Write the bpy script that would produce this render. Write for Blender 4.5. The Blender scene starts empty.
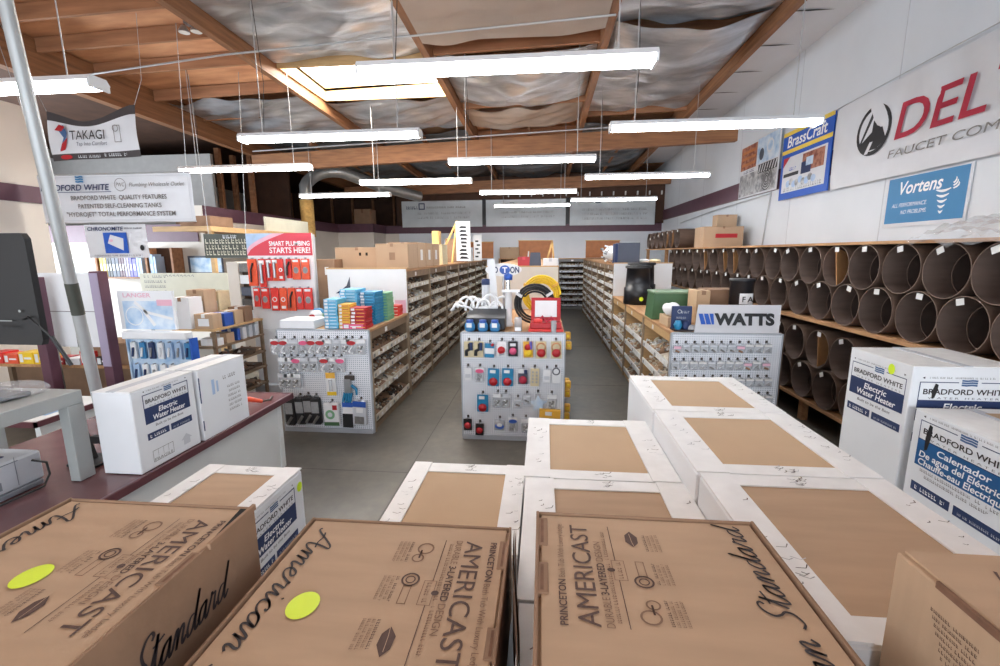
import bpy, math, random
from mathutils import Vector, Matrix, Euler
random.seed(7)
PI = math.pi
SC = bpy.context.scene
COL = SC.collection
V3 = Vector

# ---------------------------------------------------------------- camera numbers (solved from the picture's vanishing lines)
CAM_H, FPX, YAW, PITCH, ROLL = 2.2, 448.96, .0953, .17646, .0059
def cam_axes():
    f = V3((-math.sin(YAW)*math.cos(PITCH), math.cos(YAW)*math.cos(PITCH), -math.sin(PITCH)))
    r = V3((math.cos(YAW), math.sin(YAW), 0)); d = -r.cross(f)
    return r*math.cos(ROLL)+d*math.sin(ROLL), d*math.cos(ROLL)-r*math.sin(ROLL), f
AX_R, AX_D, AX_F = cam_axes()
def at(px, py, X=None, Y=None, Z=None):
    d = AX_R*((px-500)/FPX)+AX_D*((py-333)/FPX)+AX_F
    t = X/d.x if X is not None else (Y/d.y if Y is not None else (Z-CAM_H)/d.z)
    return V3((0, 0, CAM_H))+d*t

# ---------------------------------------------------------------- materials
def lin(c):
    return tuple(((v/255)/12.92 if v/255 <= .04045 else (((v/255)+.055)/1.055)**2.4) for v in c)+(1,)
MATS = {}
def mat(name, rgb=(200, 200, 200), rough=.6, metal=0, var=.08, scale=6, bump=0, bscale=30, emit=0, alpha=1, stretch=(1, 1, 1), rgb2=None, contrast=None, trans=0, spec=.5, detail=4):
    if name in MATS: return MATS[name]
    m = bpy.data.materials.new(name); m.use_nodes = True
    nt = m.node_tree; b = nt.nodes['Principled BSDF']
    b.inputs['Roughness'].default_value = rough; b.inputs['Metallic'].default_value = metal
    b.inputs['Specular IOR Level'].default_value = spec
    base = lin(rgb)
    tc = nt.nodes.new('ShaderNodeTexCoord'); mp = nt.nodes.new('ShaderNodeMapping')
    mp.inputs['Scale'].default_value = stretch
    nt.links.new(tc.outputs['Object'], mp.inputs['Vector'])
    nz = nt.nodes.new('ShaderNodeTexNoise'); nz.inputs['Scale'].default_value = scale; nz.inputs['Detail'].default_value = detail
    nt.links.new(mp.outputs['Vector'], nz.inputs['Vector'])
    cr = nt.nodes.new('ShaderNodeValToRGB')
    lo, hi = contrast or (.3, .7)
    cr.color_ramp.elements[0].position = lo; cr.color_ramp.elements[1].position = hi
    if rgb2: c2 = lin(rgb2)
    else: c2 = tuple(min(1, v*(1+var)) for v in base[:3])+(1,)
    c1 = base if rgb2 else tuple(v*(1-var) for v in base[:3])+(1,)
    cr.color_ramp.elements[0].color = c1; cr.color_ramp.elements[1].color = c2
    nt.links.new(nz.outputs['Fac'], cr.inputs['Fac']); nt.links.new(cr.outputs['Color'], b.inputs['Base Color'])
    if bump:
        n2 = nt.nodes.new('ShaderNodeTexNoise'); n2.inputs['Scale'].default_value = bscale; n2.inputs['Detail'].default_value = 5
        nt.links.new(mp.outputs['Vector'], n2.inputs['Vector'])
        bp = nt.nodes.new('ShaderNodeBump'); bp.inputs['Strength'].default_value = bump; bp.inputs['Distance'].default_value = .02
        nt.links.new(n2.outputs['Fac'], bp.inputs['Height']); nt.links.new(bp.outputs['Normal'], b.inputs['Normal'])
    if emit:
        b.inputs['Emission Color'].default_value = base; b.inputs['Emission Strength'].default_value = emit
    if alpha < 1: b.inputs['Alpha'].default_value = alpha
    if trans: b.inputs['Transmission Weight'].default_value = trans
    MATS[name] = m
    return m
def M_(k): return MATS[k]
# (name, colour, keywords)
mat('white_paint', (222, 226, 232), .75, var=.04, scale=1.2, bump=.05, bscale=14)
mat('wall_right', (218, 224, 230), .6, var=.05, scale=.8)
mat('photo_wall', (150, 148, 146), .8, var=.05)
mat('wall_cream', (214, 206, 196), .8, var=.05, scale=1)
mat('maroon', (92, 58, 72), .5, var=.1)
mat('maroon_edge', (92, 52, 58), .35, var=.12, scale=9)
mat('counter_top', (112, 78, 80), .22, var=.1, scale=5)
mat('laminate', (222, 224, 222), .5, var=.03, scale=3)
mat('kraft', (178, 150, 122), .85, var=.06, scale=3, bump=.06, bscale=160, stretch=(1, 6, 1))
mat('kraft_dark', (142, 112, 88), .85, var=.12, scale=5, bump=.05, bscale=60)
mat('kraft_top', (190, 162, 130), .85, var=.05, scale=2.2)
mat('kraft_edge', (116, 84, 64), .9, var=.2, scale=30)
mat('carton_white', (228, 231, 234), .55, var=.03, scale=3)
mat('carton_flap', (232, 233, 232), .5, var=.045, scale=12, bump=.03, bscale=40)
mat('carton_grey', (196, 200, 206), .6, var=.05)
mat('ink', (46, 38, 40), .7, var=.15, scale=30)
mat('ink_brown', (84, 62, 54), .8, var=.15, scale=40)
mat('ink_faint', (132, 104, 84), .85, var=.1, scale=30)
mat('navy', (34, 52, 94), .55, var=.06)
mat('blue_label', (24, 88, 142), .5, var=.06)
mat('logo_blue', (62, 96, 140), .5, var=.05)
mat('sticker', (214, 240, 40), .5, var=.03)
mat('lettering_white', (245, 245, 245), .6, var=.01)
mat('black', (26, 26, 30), .5, var=.15)
mat('black_plastic', (30, 31, 36), .35, var=.1)
mat('screen_black', (15, 15, 18), .45, var=.1)
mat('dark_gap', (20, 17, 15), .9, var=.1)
mat('grey_metal', (150, 154, 152), .4, metal=.3, var=.05)
mat('stand_grey', (156, 160, 158), .5, var=.06, scale=4)
mat('printer_grey', (186, 190, 196), .55, var=.04)
mat('printer_dark', (120, 124, 132), .6, var=.04)
mat('pole_grey', (176, 180, 180), .4, metal=.2, var=.06)
mat('steel', (170, 172, 176), .3, metal=.8, var=.05)
mat('chrome', (215, 218, 222), .15, metal=1, var=.03)
mat('shelf_post', (150, 130, 106), .6, var=.1, scale=6)
mat('panel_beige', (212, 205, 194), .6, var=.03)
mat('sign_grey', (208, 208, 212), .5, var=.02)
mat('shelf_edge', (202, 193, 176), .65, var=.08, scale=12)
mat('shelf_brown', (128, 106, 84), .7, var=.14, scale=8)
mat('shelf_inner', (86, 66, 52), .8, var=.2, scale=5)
mat('wood_light', (196, 160, 112), .6, var=.1, scale=4, stretch=(1, 8, 8))
mat('wood_yellow', (212, 170, 104), .6, var=.1, scale=4)
mat('glulam', (162, 112, 74), .6, rgb2=(128, 86, 56), scale=2.2, stretch=(1, 1, 9))
mat('glulam_y', (160, 112, 76), .6, rgb2=(120, 82, 54), scale=2.2, stretch=(6, .5, 9))
mat('plywood', (222, 166, 122), .7, rgb2=(186, 128, 90), scale=1.6, stretch=(1, 3.5, 1), detail=7)
mat('joist', (172, 122, 86), .7, rgb2=(134, 92, 64), scale=2, stretch=(.6, 6, 6))
mat('dark_wood', (78, 52, 38), .8, var=.2, scale=3)
mat('foil', (150, 153, 158), .30, metal=.6, var=.12, scale=1.5, bump=.9, bscale=3.2, stretch=(.8, 3.2, 1), rgb2=(214, 218, 224))
mat('foil_matte', (172, 158, 146), .55, metal=.15, var=.06, scale=2, bump=.2, bscale=7)
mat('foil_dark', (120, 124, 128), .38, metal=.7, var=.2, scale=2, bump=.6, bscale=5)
mat('duct', (170, 172, 172), .35, metal=.7, var=.12, scale=6, bump=.3, bscale=20)
mat('insulation', (176, 138, 78), .9, var=.25, scale=14, bump=.5, bscale=40)
mat('fixture', (226, 228, 230), .35, var=.03)
mat('tube_light', (250, 252, 255), .4, emit=26, var=0)
mat('sky_light', (255, 250, 238), .5, emit=10, var=0)
mat('wire', (186, 188, 190), .4, metal=.5, var=.03)
mat('pegboard_frame', (170, 176, 184), .5, var=.04)
mat('banner_white', (214, 217, 222), .6, var=.05, scale=2.2, bump=.12, bscale=5)
mat('banner_grey', (206, 212, 216), .6, var=.08, scale=2.2, bump=.12, bscale=5)
mat('banner_dark', (66, 62, 64), .6, var=.06)
mat('banner_blue', (58, 128, 178), .55, var=.04)
mat('poster_blue', (32, 88, 186), .55, var=.03)
mat('poster_yellow', (236, 206, 84), .55, var=.04)
mat('delta_red', (176, 34, 62), .55, var=.04)
mat('tube_brown', (96, 76, 64), .75, var=.16, scale=4, stretch=(.6, 4, 4))
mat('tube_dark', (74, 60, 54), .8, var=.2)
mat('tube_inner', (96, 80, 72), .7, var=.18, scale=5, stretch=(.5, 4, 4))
mat('tube_tan', (176, 128, 82), .8, var=.08)
mat('tube_rim', (122, 102, 90), .8, var=.1)
mat('tag', (224, 224, 222), .6, var=.02)
mat('board', (158, 116, 78), .7, rgb2=(196, 152, 108), scale=3, stretch=(8, .6, 8))
mat('red', (176, 28, 38), .4, var=.06)
mat('red_pack', (214, 52, 46), .4, var=.1, scale=20)
mat('orange_pack', (226, 86, 52), .4, var=.08, scale=20)
mat('pink', (216, 88, 130), .5, var=.08)
mat('yellow', (238, 200, 40), .4, var=.05)
mat('gold', (226, 172, 60), .45, var=.08)
mat('green', (66, 104, 68), .5, var=.05)
mat('green_lid', (112, 138, 108), .5, var=.05)
mat('green_pack', (120, 172, 132), .5, var=.06)
mat('sky_pack', (98, 178, 216), .45, var=.06)
mat('teal', (32, 128, 172), .4, var=.06)
mat('blue', (40, 84, 170), .4, var=.06)
mat('violet', (104, 96, 180), .5, var=.06)
mat('lilac', (158, 148, 172), .5, var=.06, scale=3)
mat('bag', (214, 218, 222), .25, var=.1, scale=40, alpha=.5)
mat('plastic_wrap', (226, 230, 234), .15, var=.05, scale=8, alpha=.25, bump=.6, bscale=18)
mat('clear_jar', (190, 196, 200), .1, var=.1, alpha=.55)
mat('card_white', (228, 230, 232), .5, var=.03)
mat('card_tan', (212, 198, 160), .5, var=.08, scale=20)
mat('pvc', (232, 234, 236), .3, var=.03)
mat('fit_white', (214, 206, 190), .5, var=.12, scale=30)
mat('fit_grey', (122, 120, 118), .45, metal=.2, var=.2, scale=30)
mat('fit_dark', (62, 54, 48), .6, var=.2, scale=30)
mat('fit_copper', (150, 112, 84), .5, metal=.3, var=.15, scale=30)
mat('slate', (70, 76, 92), .5, var=.05)
mat('paper_blue', (170, 196, 226), .5, var=.12, scale=9)
mat('photo_grey', (128, 130, 134), .5, rgb2=(196, 198, 200), scale=9, contrast=(.4, .6))
mat('photo_rust', (126, 66, 52), .5, rgb2=(176, 120, 96), scale=12, contrast=(.4, .6))
mat('photo_blue', (150, 186, 220), .5, rgb2=(214, 228, 240), scale=6, contrast=(.35, .65))
mat('menu_dark', (74, 78, 70), .6, var=.05)
mat('beige_panel', (206, 202, 182), .6, var=.04)
mat('red_panel', (206, 66, 82), .5, var=.03)
mat('pale_pink', (226, 178, 196), .5, var=.05)  # plain pale pink for print and header cards
mat('lamp_glass', (250, 250, 245), .2, var=0)
mat('glass', (235, 245, 250), .05, var=0, trans=.9)
mat('cable', (32, 32, 34), .5, var=.1)
mat('clay', (186, 120, 76), .6, var=.12)

mat('joint', (74, 72, 68), .8, var=.1)
def concrete():
    m = bpy.data.materials.new('concrete'); m.use_nodes = True; nt = m.node_tree; N = nt.nodes; L = nt.links
    b = N['Principled BSDF']; tc = N.new('ShaderNodeTexCoord')
    n1 = N.new('ShaderNodeTexNoise'); n1.inputs['Scale'].default_value = .9; n1.inputs['Detail'].default_value = 8; n1.inputs['Roughness'].default_value = .65
    cr = N.new('ShaderNodeValToRGB'); cr.color_ramp.elements[0].position = .32; cr.color_ramp.elements[1].position = .7
    cr.color_ramp.elements[0].color = lin((72, 69, 63)); cr.color_ramp.elements[1].color = lin((106, 100, 89))
    L.new(tc.outputs['Object'], n1.inputs['Vector']); L.new(n1.outputs['Fac'], cr.inputs['Fac'])
    n2 = N.new('ShaderNodeTexNoise'); n2.inputs['Scale'].default_value = 9; n2.inputs['Detail'].default_value = 6
    L.new(tc.outputs['Object'], n2.inputs['Vector'])
    mx = N.new('ShaderNodeMix'); mx.data_type = 'RGBA'; mx.blend_type = 'OVERLAY'; mx.inputs['Factor'].default_value = .35
    L.new(cr.outputs['Color'], mx.inputs['A']); L.new(n2.outputs['Fac'], mx.inputs['B'])
    L.new(mx.outputs['Result'], b.inputs['Base Color'])
    mr = N.new('ShaderNodeMapRange'); mr.inputs['To Min'].default_value = .32; mr.inputs['To Max'].default_value = .55
    L.new(n1.outputs['Fac'], mr.inputs['Value']); L.new(mr.outputs['Result'], b.inputs['Roughness'])
    MATS['concrete'] = m
concrete()
def pegboard():
    m = bpy.data.materials.new('pegboard'); m.use_nodes = True; nt = m.node_tree; N = nt.nodes; L = nt.links
    b = N['Principled BSDF']; b.inputs['Roughness'].default_value = .5
    tc = N.new('ShaderNodeTexCoord'); sc = N.new('ShaderNodeVectorMath'); sc.operation = 'SCALE'; sc.inputs['Scale'].default_value = 1/.0254
    fr = N.new('ShaderNodeVectorMath'); fr.operation = 'FRACTION'; sb = N.new('ShaderNodeVectorMath'); sb.operation = 'SUBTRACT'
    sb.inputs[1].default_value = (.5, .5, .5)
    ml = N.new('ShaderNodeVectorMath'); ml.operation = 'MULTIPLY'; ml.inputs[1].default_value = (1, 0, 1)
    ln = N.new('ShaderNodeVectorMath'); ln.operation = 'LENGTH'
    L.new(tc.outputs['Object'], sc.inputs[0]); L.new(sc.outputs[0], fr.inputs[0]); L.new(fr.outputs[0], sb.inputs[0]); L.new(sb.outputs[0], ml.inputs[0]); L.new(ml.outputs[0], ln.inputs[0])
    lt = N.new('ShaderNodeMath'); lt.operation = 'LESS_THAN'; lt.inputs[1].default_value = .24; L.new(ln.outputs['Value'], lt.inputs[0])
    mx = N.new('ShaderNodeMix'); mx.data_type = 'RGBA'; mx.inputs['A'].default_value = lin((230, 233, 238)); mx.inputs['B'].default_value = lin((140, 148, 162))
    L.new(lt.outputs[0], mx.inputs['Factor']); L.new(mx.outputs['Result'], b.inputs['Base Color'])
    MATS['pegboard'] = m
pegboard()

# ---------------------------------------------------------------- mesh builder
FONT = {}
def glyphs(s, bold, shear):
    k = (s, bold, shear)
    if k not in FONT:
        c = bpy.data.curves.new('tmp', 'FONT'); c.body = s; c.size = 1; c.resolution_u = 4
        c.offset = .018 if bold is True else float(bold); c.shear = shear
        o = bpy.data.objects.new('tmp', c)
        me = bpy.data.meshes.new_from_object(o)
        FONT[k] = ([tuple(v.co) for v in me.vertices], [tuple(p.vertices) for p in me.polygons])
        bpy.data.objects.remove(o); bpy.data.meshes.remove(me); bpy.data.curves.remove(c)
    return FONT[k]
def frame(o, r, u):
    r = V3(r).normalized(); u = V3(u).normalized(); n = r.cross(u)
    return Matrix(((r.x, u.x, n.x, o[0]), (r.y, u.y, n.y, o[1]), (r.z, u.z, n.z, o[2]), (0, 0, 0, 1)))
class MB:
    def __init__(s): s.v = []; s.f = []; s.m = []; s.s = []; s.mats = []; s.T = Matrix()
    def mi(s, m):
        if m not in s.mats: s.mats.append(m)
        return s.mats.index(m)
    def add(s, vs, fs, m, smooth=False):
        b = len(s.v); T = s.T
        s.v += [tuple(T @ V3(v)) for v in vs]
        k = s.mi(m)
        for f in fs: s.f.append(tuple(i+b for i in f)); s.m.append(k); s.s.append(smooth)
        return s
    def box(s, x0, y0, z0, x1, y1, z1, m, b=0):
        if x0 > x1: x0, x1 = x1, x0
        if y0 > y1: y0, y1 = y1, y0
        if z0 > z1: z0, z1 = z1, z0
        if b <= 0:
            vs = [(x0, y0, z0), (x1, y0, z0), (x1, y1, z0), (x0, y1, z0), (x0, y0, z1), (x1, y0, z1), (x1, y1, z1), (x0, y1, z1)]
            return s.add(vs, [(3, 2, 1, 0), (4, 5, 6, 7), (0, 1, 5, 4), (1, 2, 6, 5), (2, 3, 7, 6), (3, 0, 4, 7)], m)
        b = min(b, (x1-x0)/2.1, (y1-y0)/2.1, (z1-z0)/2.1)
        vs = []; idx = {}
        for ix, (X, sx) in enumerate(((x0, 1), (x1, -1))):
            for iy, (Y, sy) in enumerate(((y0, 1), (y1, -1))):
                for iz, (Z, sz) in enumerate(((z0, 1), (z1, -1))):
                    for a in range(3):
                        idx[(ix, iy, iz, a)] = len(vs)
                        vs.append((X+(0 if a == 0 else sx*b), Y+(0 if a == 1 else sy*b), Z+(0 if a == 2 else sz*b)))
        fs = []
        g = lambda *k: idx[k]
        for q in (0, 1):
            o = [(0, 0), (1, 0), (1, 1), (0, 1)]
            fx = [g(q, a, c, 0) for a, c in o]; fy = [g(a, q, c, 1) for a, c in o]; fz = [g(a, c, q, 2) for a, c in o]
            fs += [tuple(fx if q else fx[::-1]), tuple(fy[::-1] if q else fy), tuple(fz if q else fz[::-1])]
        for p in (0, 1):
            for q in (0, 1):
                fs.append((g(0, p, q, 1), g(1, p, q, 1), g(1, p, q, 2), g(0, p, q, 2)))
                fs.append((g(p, 0, q, 0), g(p, 1, q, 0), g(p, 1, q, 2), g(p, 0, q, 2)))
                fs.append((g(p, q, 0, 0), g(p, q, 1, 0), g(p, q, 1, 1), g(p, q, 0, 1)))
                for r in (0, 1): fs.append((g(p, q, r, 0), g(p, q, r, 1), g(p, q, r, 2)))
        return s.add(vs, fs, m)
    def bar(s, p0, p1, w, h, m, up=(0, 0, 1)):
        p0 = V3(p0); p1 = V3(p1); d = (p1-p0).normalized(); u = V3(up)
        if abs(d.dot(u)) > .98: u = V3((1, 0, 0))
        r = d.cross(u).normalized(); u = r.cross(d)
        vs = [p+r*a*w/2+u*c*h/2 for p in (p0, p1) for a, c in ((-1, -1), (1, -1), (1, 1), (-1, 1))]
        return s.add(vs, [(0, 1, 2, 3), (7, 6, 5, 4), (0, 4, 5, 1), (1, 5, 6, 2), (2, 6, 7, 3), (3, 7, 4, 0)], m)
    def tube(s, pts, r, m, n=8, caps=True, closed=False):
        pts = [V3(p) for p in pts]; rs = r if isinstance(r, (list, tuple)) else [r]*len(pts)
        vs = []; fs = []; prev = None; K = len(pts)
        for i, p in enumerate(pts):
            a = pts[(i-1) % K] if (i or closed) else p; c = pts[(i+1) % K] if (i < K-1 or closed) else p
            d = (c-a).normalized()
            if prev is None:
                u = V3((0, 0, 1)) if abs(d.z) < .9 else V3((1, 0, 0)); x = d.cross(u).normalized()
            else: x = (prev-d*prev.dot(d)).normalized()
            prev = x; y = d.cross(x)
            for k in range(n): t = 2*PI*k/n; vs.append(p+(x*math.cos(t)+y*math.sin(t))*rs[i])
        L = K if closed else K-1
        for i in range(L):
            for k in range(n):
                a = i*n+k; b2 = i*n+(k+1) % n; j = ((i+1) % K)*n
                fs.append((a, b2, j+(k+1) % n, j+k))
        s.add(vs, fs, m, True)
        if caps and not closed:
            s.add(vs[:n], [tuple(range(n))[::-1]], m); s.add(vs[-n:], [tuple(range(n))], m)
        return s
    def cyl(s, p0, p1, r, m, n=12, r1=None, caps=True): return s.tube([p0, p1], [r, r if r1 is None else r1], m, n, caps)
    def lathe(s, prof, c, m, n=20, axis='z'):
        vs = []; fs = []
        for r, h in prof:
            for k in range(n):
                t = 2*PI*k/n; a, b2 = r*math.cos(t), r*math.sin(t)
                vs.append({'z': (c[0]+a, c[1]+b2, c[2]+h), 'x': (c[0]+h, c[1]+a, c[2]+b2), 'y': (c[0]+b2, c[1]+h, c[2]+a)}[axis])
        for i in range(len(prof)-1):
            for k in range(n): fs.append((i*n+k, i*n+(k+1) % n, (i+1)*n+(k+1) % n, (i+1)*n+k))
        return s.add(vs, fs, m, True)
    def disc(s, c, r, m, axis='z', n=20):
        vs = []
        for k in range(n):
            t = 2*PI*k/n; a, b2 = r*math.cos(t), r*math.sin(t)
            vs.append({'z': (c[0]+a, c[1]+b2, c[2]), 'x': (c[0], c[1]+a, c[2]+b2), 'y': (c[0]+b2, c[1], c[2]+a)}[axis])
        return s.add(vs, [tuple(range(n))], m)
    def grid(s, fn, nu, nv, m, smooth=True):
        vs = [fn(i/nu, j/nv) for j in range(nv+1) for i in range(nu+1)]
        fs = [(j*(nu+1)+i, j*(nu+1)+i+1, (j+1)*(nu+1)+i+1, (j+1)*(nu+1)+i) for j in range(nv) for i in range(nu)]
        return s.add(vs, fs, m, smooth)
    def poly(s, pts, m): return s.add(pts, [tuple(range(len(pts)))], m)
    def ext(s, pts, M, d, m):       # 2-D outline in frame M pushed out by d
        n = len(pts); vs = [M @ V3((a, b2, 0)) for a, b2 in pts]+[M @ V3((a, b2, d)) for a, b2 in pts]
        fs = [tuple(range(n))[::-1], tuple(range(n, 2*n))]+[(i, (i+1) % n, n+(i+1) % n, n+i) for i in range(n)]
        return s.add(vs, fs, m)
    # flat printing in frame M
    def rect(s, M, u0, v0, u1, v1, m, h=.0006): return s.poly([M @ V3(p) for p in ((u0, v0, h), (u1, v0, h), (u1, v1, h), (u0, v1, h))], m)
    def box2(s, M, u0, v0, u1, v1, w, m, h=.0006):
        s.rect(M, u0, v0, u1, v0+w, m, h); s.rect(M, u0, v1-w, u1, v1, m, h); s.rect(M, u0, v0, u0+w, v1, m, h); return s.rect(M, u1-w, v0, u1, v1, m, h)
    def oval(s, M, u, v, a, b2, m, h=.0006, n=28, rot=0):
        return s.poly([M @ V3((u+a*math.cos(t)*math.cos(rot)-b2*math.sin(t)*math.sin(rot), v+a*math.cos(t)*math.sin(rot)+b2*math.sin(t)*math.cos(rot), h)) for t in [2*PI*k/n for k in range(n)]], m)
    def shape(s, M, pts, m, h=.0006): return s.poly([M @ V3((a, b2, h)) for a, b2 in pts], m)
    def ring(s, M, u, v, r, w, m, h=.0006, n=20):
        vs = [M @ V3((u+q*math.cos(2*PI*k/n), v+q*math.sin(2*PI*k/n), h)) for q in (r-w/2, r+w/2) for k in range(n)]
        return s.add(vs, [(k, (k+1) % n, n+(k+1) % n, n+k) for k in range(n)], m)
    def stroke(s, M, pts, w, m, h=.0008, taper=True):
        P = [V3((a, b2, 0)) for a, b2 in pts]; K = len(P)
        if K < 2: return s
        vs = []
        for i, p in enumerate(P):
            d = (P[min(i+1, K-1)]-P[max(i-1, 0)])
            d = d.normalized() if d.length > 1e-9 else V3((1, 0, 0)); nn = V3((-d.y, d.x, 0))
            ww = w*(.55+.45*abs(d.y)) if taper else w
            vs += [M @ (p+nn*ww/2+V3((0, 0, h))), M @ (p-nn*ww/2+V3((0, 0, h)))]
        return s.add(vs, [(2*i, 2*i+1, 2*i+3, 2*i+2) for i in range(K-1)], m)
    def text(s, M, t, u, v, size, m, align='c', bold=False, shear=0, width=None, h=.0008, sx=1):
        vs, fs = glyphs(t, bold, shear)
        if not vs: return s
        x0 = min(p[0] for p in vs); x1 = max(p[0] for p in vs); W = (x1-x0)
        if width: sx = width/(W*size)
        off = {'l': -x0, 'c': -(x0+x1)/2, 'r': -x1}[align]
        return s.add([M @ V3((u+(p[0]+off)*size*sx, v+p[1]*size, h)) for p in vs], fs, m)
    def build(s, name, parent=None, local=False, bevel=0):
        me = bpy.data.meshes.new(name)
        if parent is not None and not local: off = V3(parent.location)
        elif parent is None and s.v:
            xs = [v[0] for v in s.v]; ys = [v[1] for v in s.v]; zs = [v[2] for v in s.v]
            off = V3(((min(xs)+max(xs))/2, (min(ys)+max(ys))/2, min(zs)))
        else: off = V3((0, 0, 0))
        me.from_pydata([(v[0]-off.x, v[1]-off.y, v[2]-off.z) for v in s.v], [], s.f)
        for m in s.mats: me.materials.append(M_(m))
        me.polygons.foreach_set('material_index', s.m); me.polygons.foreach_set('use_smooth', s.s)
        me.update()
        o = bpy.data.objects.new(name, me); COL.objects.link(o)
        if parent is not None: o.parent = parent
        else: o.location = off
        if bevel:
            b = o.modifiers.new('bevel', 'BEVEL'); b.width = bevel; b.segments = 2; b.limit_method = 'ANGLE'
        return o
def tag(o, label=None, cat=None, group=None, kind=None):
    if label: o['label'] = label
    if cat: o['category'] = cat
    if group: o['group'] = group
    if kind: o['kind'] = kind
    return o
def thing(name, label, cat, loc=(0, 0, 0), group=None, rz=0):
    o = bpy.data.objects.new(name, None); o.empty_display_size = .1; COL.objects.link(o)
    o.location = loc; o.rotation_euler = (0, 0, rz)
    return tag(o, label, cat, group)
def dup(root, loc, label=None, group=None, rot=None):
    r = root.copy(); COL.objects.link(r); r.location = loc
    if rot is not None: r.rotation_euler = rot
    if label: r['label'] = label
    if group: r['group'] = group
    for ch in list(root.children):
        c = ch.copy(); COL.objects.link(c); c.parent = r
        for g in list(ch.children):
            d = g.copy(); COL.objects.link(d); d.parent = c
    return r
def struct(mb, name, label=None): return tag(mb.build(name), label, kind='structure')
ORD = ['first', 'second', 'third', 'fourth', 'fifth', 'sixth', 'seventh', 'eighth', 'ninth', 'tenth', 'eleventh', 'twelfth', 'thirteenth', 'fourteenth', 'fifteenth', 'sixteenth', 'seventeenth', 'eighteenth', 'nineteenth', 'twentieth']
def rnd(a, b): return random.uniform(a, b)
# ================================================================ THE ROOM
XR, YB, XL = 4.6, 18.35, -7.85
def roof_z(x, y): return 5.52+.028*(x+7.8)-.02*(y-4)
m = MB(); m.box(-14, -4, -.1, XR+.2, YB+3, 0, 'concrete')
for x in (-4.7, -1.35, 1.9): m.box(x-.004, -4, 0, x+.004, YB, .001, 'joint')
for y in (.9, 4.15, 7.4, 10.6, 13.8): m.box(-7, y-.006, 0, XR, y+.002, .001, 'joint')
struct(m, 'floor')
m = MB(); m.box(XR, -4, 0, XR+.2, YB+3, 6, 'wall_right')
for y in (2.0, 4.4, 6.8, 9.2, 11.6, 14, 16.4): m.box(XR-.004, y-.006, 2.2, XR, y+.006, 5.8, 'carton_grey')
struct(m, 'wall_right')
m = MB(); m.box(XR-.03, -4, 3.42, XR, YB, 3.78, 'maroon'); m.box(XR-.05, -4, 3.40, XR, YB, 3.425, 'maroon_edge'); struct(m, 'trim_1')
m = MB(); m.box(-5.88, YB, 0, XR, YB+.2, 3.32, 'white_paint'); struct(m, 'wall_back')
m = MB(); m.box(-5.88, YB-.03, 3.0, XR-.05, YB, 3.32, 'maroon'); m.box(-5.88, YB-.05, 3.30, XR-.05, YB+.1, 3.34, 'maroon_edge'); struct(m, 'trim_2')
# upper back wall deep behind the band, dark brown painting in the space's darkness
m = MB(); m.box(-14, YB+2.8, 0, XR, YB+3, 6, 'dark_wood')
for x in range(-13, 5): m.box(x, YB+2.7, 3.3, x+.09, YB+2.8, 6, 'joist')
struct(m, 'wall_back_upper')
m = MB(); m.box(-14, YB+.2, 3.1, XR, YB+2.8, 3.3, 'dark_wood'); struct(m, 'floor_loft')
# jogged wall on the left at the far end
m = MB(); m.box(-8.05, 10.0, 0, XL, 17.0, 3.32, 'wall_cream'); m.box(-8.05, 17.0, 0, -6.45, 17.15, 3.32, 'wall_cream'); m.box(-6.6, 17.15, 0, -6.45, YB+.2, 3.32, 'wall_cream'); m.box(-6.45, YB, 0, -5.88, YB+.2, 3.32, 'wall_cream')
struct(m, 'wall_left_far')
m = MB(); m.box(XL, 10.02, 3.0, XL+.03, 17.0, 3.32, 'maroon'); m.box(XL, 16.97, 3.0, -6.42, 17.0, 3.32, 'maroon'); m.box(-6.45, 16.97, 3.0, -6.42, YB, 3.32, 'maroon'); m.box(-6.45, YB-.03, 3.0, -5.88, YB, 3.32, 'maroon')
struct(m, 'trim_3')
m = MB(); m.box(-8.05, -4, 0, XL, 6.63, 4.42, 'wall_cream'); struct(m, 'wall_left')
m = MB(); m.box(XL, -4, 3.0, XL+.03, 6.63, 3.25, 'maroon'); struct(m, 'trim_4')
m = MB(); m.box(-14, 10.0, 0, -8.05, 10.2, 2.9, 'wall_cream'); struct(m, 'wall_office')
m = MB(); m.box(-14, 9.97, 2.5, -8.0, 10.0, 2.9, 'maroon'); struct(m, 'trim_5')
m = MB(); m.box(-14, 11.6, 2.9, -8.7, 11.7, 4.8, 'photo_wall'); m.box(-9.6, 14.2, 2.9, -8.1, 14.3, 5.6, 'dark_wood'); struct(m, 'wall_loft')
m = MB(); m.box(-14.2, -4, 0, -14, YB+3, 6, 'wall_cream'); struct(m, 'wall_far_left')
m = MB(); m.box(-14, 10.2, 2.8, -8.05, 18, 2.9, 'dark_wood'); struct(m, 'floor_mezzanine')
# front wall behind the camera with the shop windows
m = MB()
m.box(-14, -4.2, 0, XR, -4, .6, 'white_paint'); m.box(-14, -4.2, 3.6, XR, -4, 6, 'white_paint')
for x0, x1 in ((-14, -9.0), (-5.2, -4.8), (-.6, -.2), (4.2, XR)): m.box(x0, -4.2, .6, x1, -4, 3.6, 'white_paint')
struct(m, 'wall_front')
for k, (x0, x1) in enumerate(((-9, -5.2), (-4.8, -.6), (-.2, 4.2))):
    m = MB()
    for a, b, c, d in ((x0, .6, x1, .68), (x0, 3.52, x1, 3.6), (x0, .6, x0+.06, 3.6), (x1-.06, .6, x1, 3.6), ((x0+x1)/2-.03, .6, (x0+x1)/2+.03, 3.6)): m.box(a, -4.15, b, c, -4.05, d, 'steel')
    struct(m, 'window_%d' % (k+2))
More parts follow.
